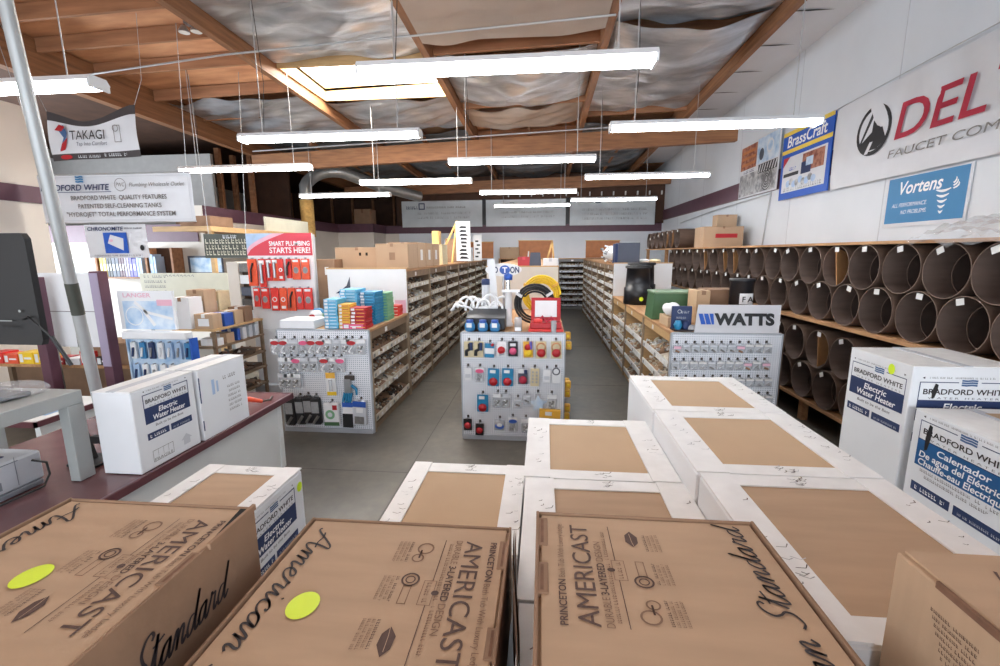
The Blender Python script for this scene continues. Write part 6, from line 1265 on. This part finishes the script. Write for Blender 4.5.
def tub_box(x0, x1, y0, y1, z0, z1, label, tuck=()):
    t = thing('bathtub_box', label, 'cardboard box', ((x0+x1)/2, (y0+y1)/2, z0), 'brown AMERICAST tub boxes')
    w = .009
    b = MB(); b.box(x0+w, y0+w, z0, x1-w, y1-w, z1-.012, 'kraft'); 
    b.box(x0, y0, z0, x0+w, y1, z1+.006, 'kraft_dark', .002); b.box(x1-w, y0, z0, x1, y1, z1+.006, 'kraft_dark', .002); b.box(x0+w, y1-w, z0, x1-w, y1, z1+.004, 'kraft_dark', .002); b.box(x0+w, y0, z0, x1-w, y0+w, z1+.004, 'kraft_dark', .002)
    b.build('tray', t)
    g = .016
    def lid(u, v):
        x = x0+g+(x1-x0-2*g)*u; y = y0+g+(y1-y0-2*g-.004)*v
        return (x, y, z1-.003*math.sin(PI*u)*0)
    b = MB(); b.box(x0+g, y0+g, z1-.01, x1-g, y1-g+.004, z1-.001, 'kraft', .002); b.build('lid', t)
    for (a0, a1, side) in tuck:
        xx = x0+.002 if side < 0 else x1-.034
        b = MB(); b.box(xx, a0, z1-.02, xx+.032, a1, z1+.0025, 'kraft_dark', .002); b.box(xx+.012, a0+.01, z1+.0025, xx+.02, a1-.01, z1+.003, 'kraft_edge'); b.build('tuck_tab', t)
    return t
# middle box: letters read towards the camera
t = tub_box(-.87, -.105, -.1, 1.5, .85, 1.2, 'middle brown AMERICAST bathtub box with a round yellow sticker', ((.95, 1.05, 1), (1.28, 1.42, 1)))
M = frame((-.87, 1.5, 1.2), (0, -1, 0), (1, 0, 0)); b = MB(); tub_art(b, M, 1.6, .765, .615, .055, .06, 1.07, (.42, .19)); b.build('printing', t)
t = tub_box(-.012, .635, -.1, 1.29, 1.16, 1.4, 'right brown AMERICAST bathtub box with its lettering upside down', ((.95, 1.06, -1), (1.13, 1.26, -1)))
b = MB(); Ms = Matrix.Scale(.84, 4); M = frame((.635, -.1, 1.4), (0, 1, 0), (-1, 0, 0))
M2 = frame((.635, .87-.09*.84, 1.4), (0, 1, 0), (-1, 0, 0)) @ Matrix.Diagonal((.74, .84, 1, 1))
tub_art(b, M2, 1.4, .65, .595, .07, -.40, 1.02); b.build('printing', t)
t = tub_box(-1.66, -.97, -.1, 1.315, 1.0, 1.35, 'left brown AMERICAST bathtub box with script on its side', ((.95, 1.08, 1),))
M = frame((-1.66, 1.315, 1.35), (0, -1, 0), (1, 0, 0)); b = MB(); M2 = M @ Matrix.Diagonal((.9, .9, 1, 1)); tub_art(b, M2, 1.4, .69, .615, .06, .03, 1.05, (.405, .333))
Mx = frame((-.97, -.1, 1.0), (0, 1, 0), (0, 0, 1)); cursive(b, Mx, 'American Standard', .555, .155, .052, 'ink', .009, total=.69); b.build('printing', t)
b = MB(); b.poly([(-.985, 1.12, 1.3515), (-.976, 1.12, 1.3515), (-.976, 1.305, 1.3515), (-1.012, 1.305, 1.3515)], 'dark_gap'); b.box(-.975, 1.1, 1.345, -.962, 1.315, 1.366, 'kraft_dark', .002); b.build('lifted_edge', t)  # raised side lip, plus a dark polygon painting the shade in the gap
# loose brown cardboard edge between two boxes
b = MB(); N = 14
for s in (0, .008):
    pass
b.grid(lambda u, v: (-.062+.018*math.sin(5*u)-.01*u, .55+.87*u, .98+.27*v+.02*math.sin(3*u)*v), 14, 4, 'kraft_edge'); b.grid(lambda u, v: (-.056+.018*math.sin(5*u)-.01*u, .55+.87*(u), .98+.27*(1-v)+.02*math.sin(3*u)*(1-v)), 14, 4, 'kraft_edge'); tag(b.build('cardboard_strip'), 'torn edge of brown cardboard standing between the middle and right boxes', 'cardboard')
# small brown box at the lower right
t = thing('cardboard_box', 'smaller dark brown box at the lower right corner with smudged print', 'cardboard box', (1.15, .6, 1.1))
x0, x1, y0, y1, z0, z1 = .772, 1.5, .2, .955, 1.1, 1.56
b = MB(); b.box(x0, y0, z0, x1, y1, z1-.004, 'kraft', .004); b.build('box_body', t)
b = MB(); b.box(x0+.012, y0, z1-.004, x1, y1-.004, z1+.002, 'kraft', .002); b.build('top_flap', t); b = MB(); b.box(x0-.002, y0, z1-.01, x0+.006, y1-.1, z1+.006, 'kraft_edge', .002); b.build('raised_edge', t)
b = MB(); M = frame((x0, y1, z0), (0, -1, 0), (0, 0, 1)); rr = random.Random(1)
for k in range(11): dashes(b, M, .1+.006*k, .2, .40-.013*k, .007, 'ink_brown', k)
b.stroke(M, [(.15, .24), (.17, .21), (.16, .19), (.2, .2)], .012, 'ink_brown'); [dashes(b, M, .28, .42, .32-.013*k, .007, 'ink_brown', 20+k) for k in range(9)]
M = frame((x0, y1, z1+.002), (0, -1, 0), (1, 0, 0)); b.stroke(M, [(.06, .14), (.1, .12), (.08, .17), (.12, .18)], .008, 'ink_brown'); b.stroke(M, [(.12, .15), (.15, .12), (.17, .16), (.14, .17)], .01, 'ink_brown'); b.oval(M, .2, .17, .02, .012, 'ink_brown'); b.text(M, 'USA', .25, .08, .06, 'ink_faint', 'l', True); b.build('printing', t)
# ================================================================ LIGHT AND CAMERA
def area(name, loc, rot, sx, sy, power, col):
    l = bpy.data.lights.new(name, 'AREA'); l.shape = 'RECTANGLE'; l.size = sx; l.size_y = sy; l.energy = power; l.color = col
    o = bpy.data.objects.new(name, l); COL.objects.link(o); o.location = loc; o.rotation_euler = rot; return o
DAY = (.86, .93, 1.0)
for x0, x1, p in ((-9, -5.2, 130), (-4.8, -.6, 150), (-.2, 4.2, 190)):
    area('window_daylight', ((x0+x1)/2, -3.95, 2.1), (PI/2, 0, 0), x1-x0-.2, 2.8, p, DAY)
area('office_window_daylight', (-13.9, 6.5, 2.0), (0, -PI/2, 0), 2.2, 4.5, 800, (.8, .9, 1.0))
area('skylight_daylight', (-3.2, 8.95, roof_z(-3.2, 9)-.02), (0, 0, 0), 2.2, 1.0, 140, (1, .97, .92))
w = bpy.data.worlds.new('world'); SC.world = w; w.use_nodes = True
w.node_tree.nodes['Background'].inputs[0].default_value = (.75, .85, 1, 1); w.node_tree.nodes['Background'].inputs[1].default_value = 1.0
cam = bpy.data.cameras.new('camera'); co = bpy.data.objects.new('camera', cam); COL.objects.link(co); SC.camera = co
cam.sensor_width = 36; cam.sensor_fit = 'HORIZONTAL'; cam.lens = FPX/1000*36; cam.clip_start = .05; cam.clip_end = 100
R = Matrix((AX_R, -AX_D, -AX_F)).transposed().to_4x4(); co.matrix_world = Matrix.Translation((0, 0, CAM_H)) @ R
SC.view_settings.view_transform = 'Standard'; SC.view_settings.look = 'None'; SC.view_settings.gamma = 1; SC.view_settings.use_curve_mapping = False
SC.view_settings.exposure = 0.52
SC.cycles.use_denoising = True; SC.cycles.max_bounces = 8; SC.cycles.diffuse_bounces = 5; SC.cycles.transparent_max_bounces = 12
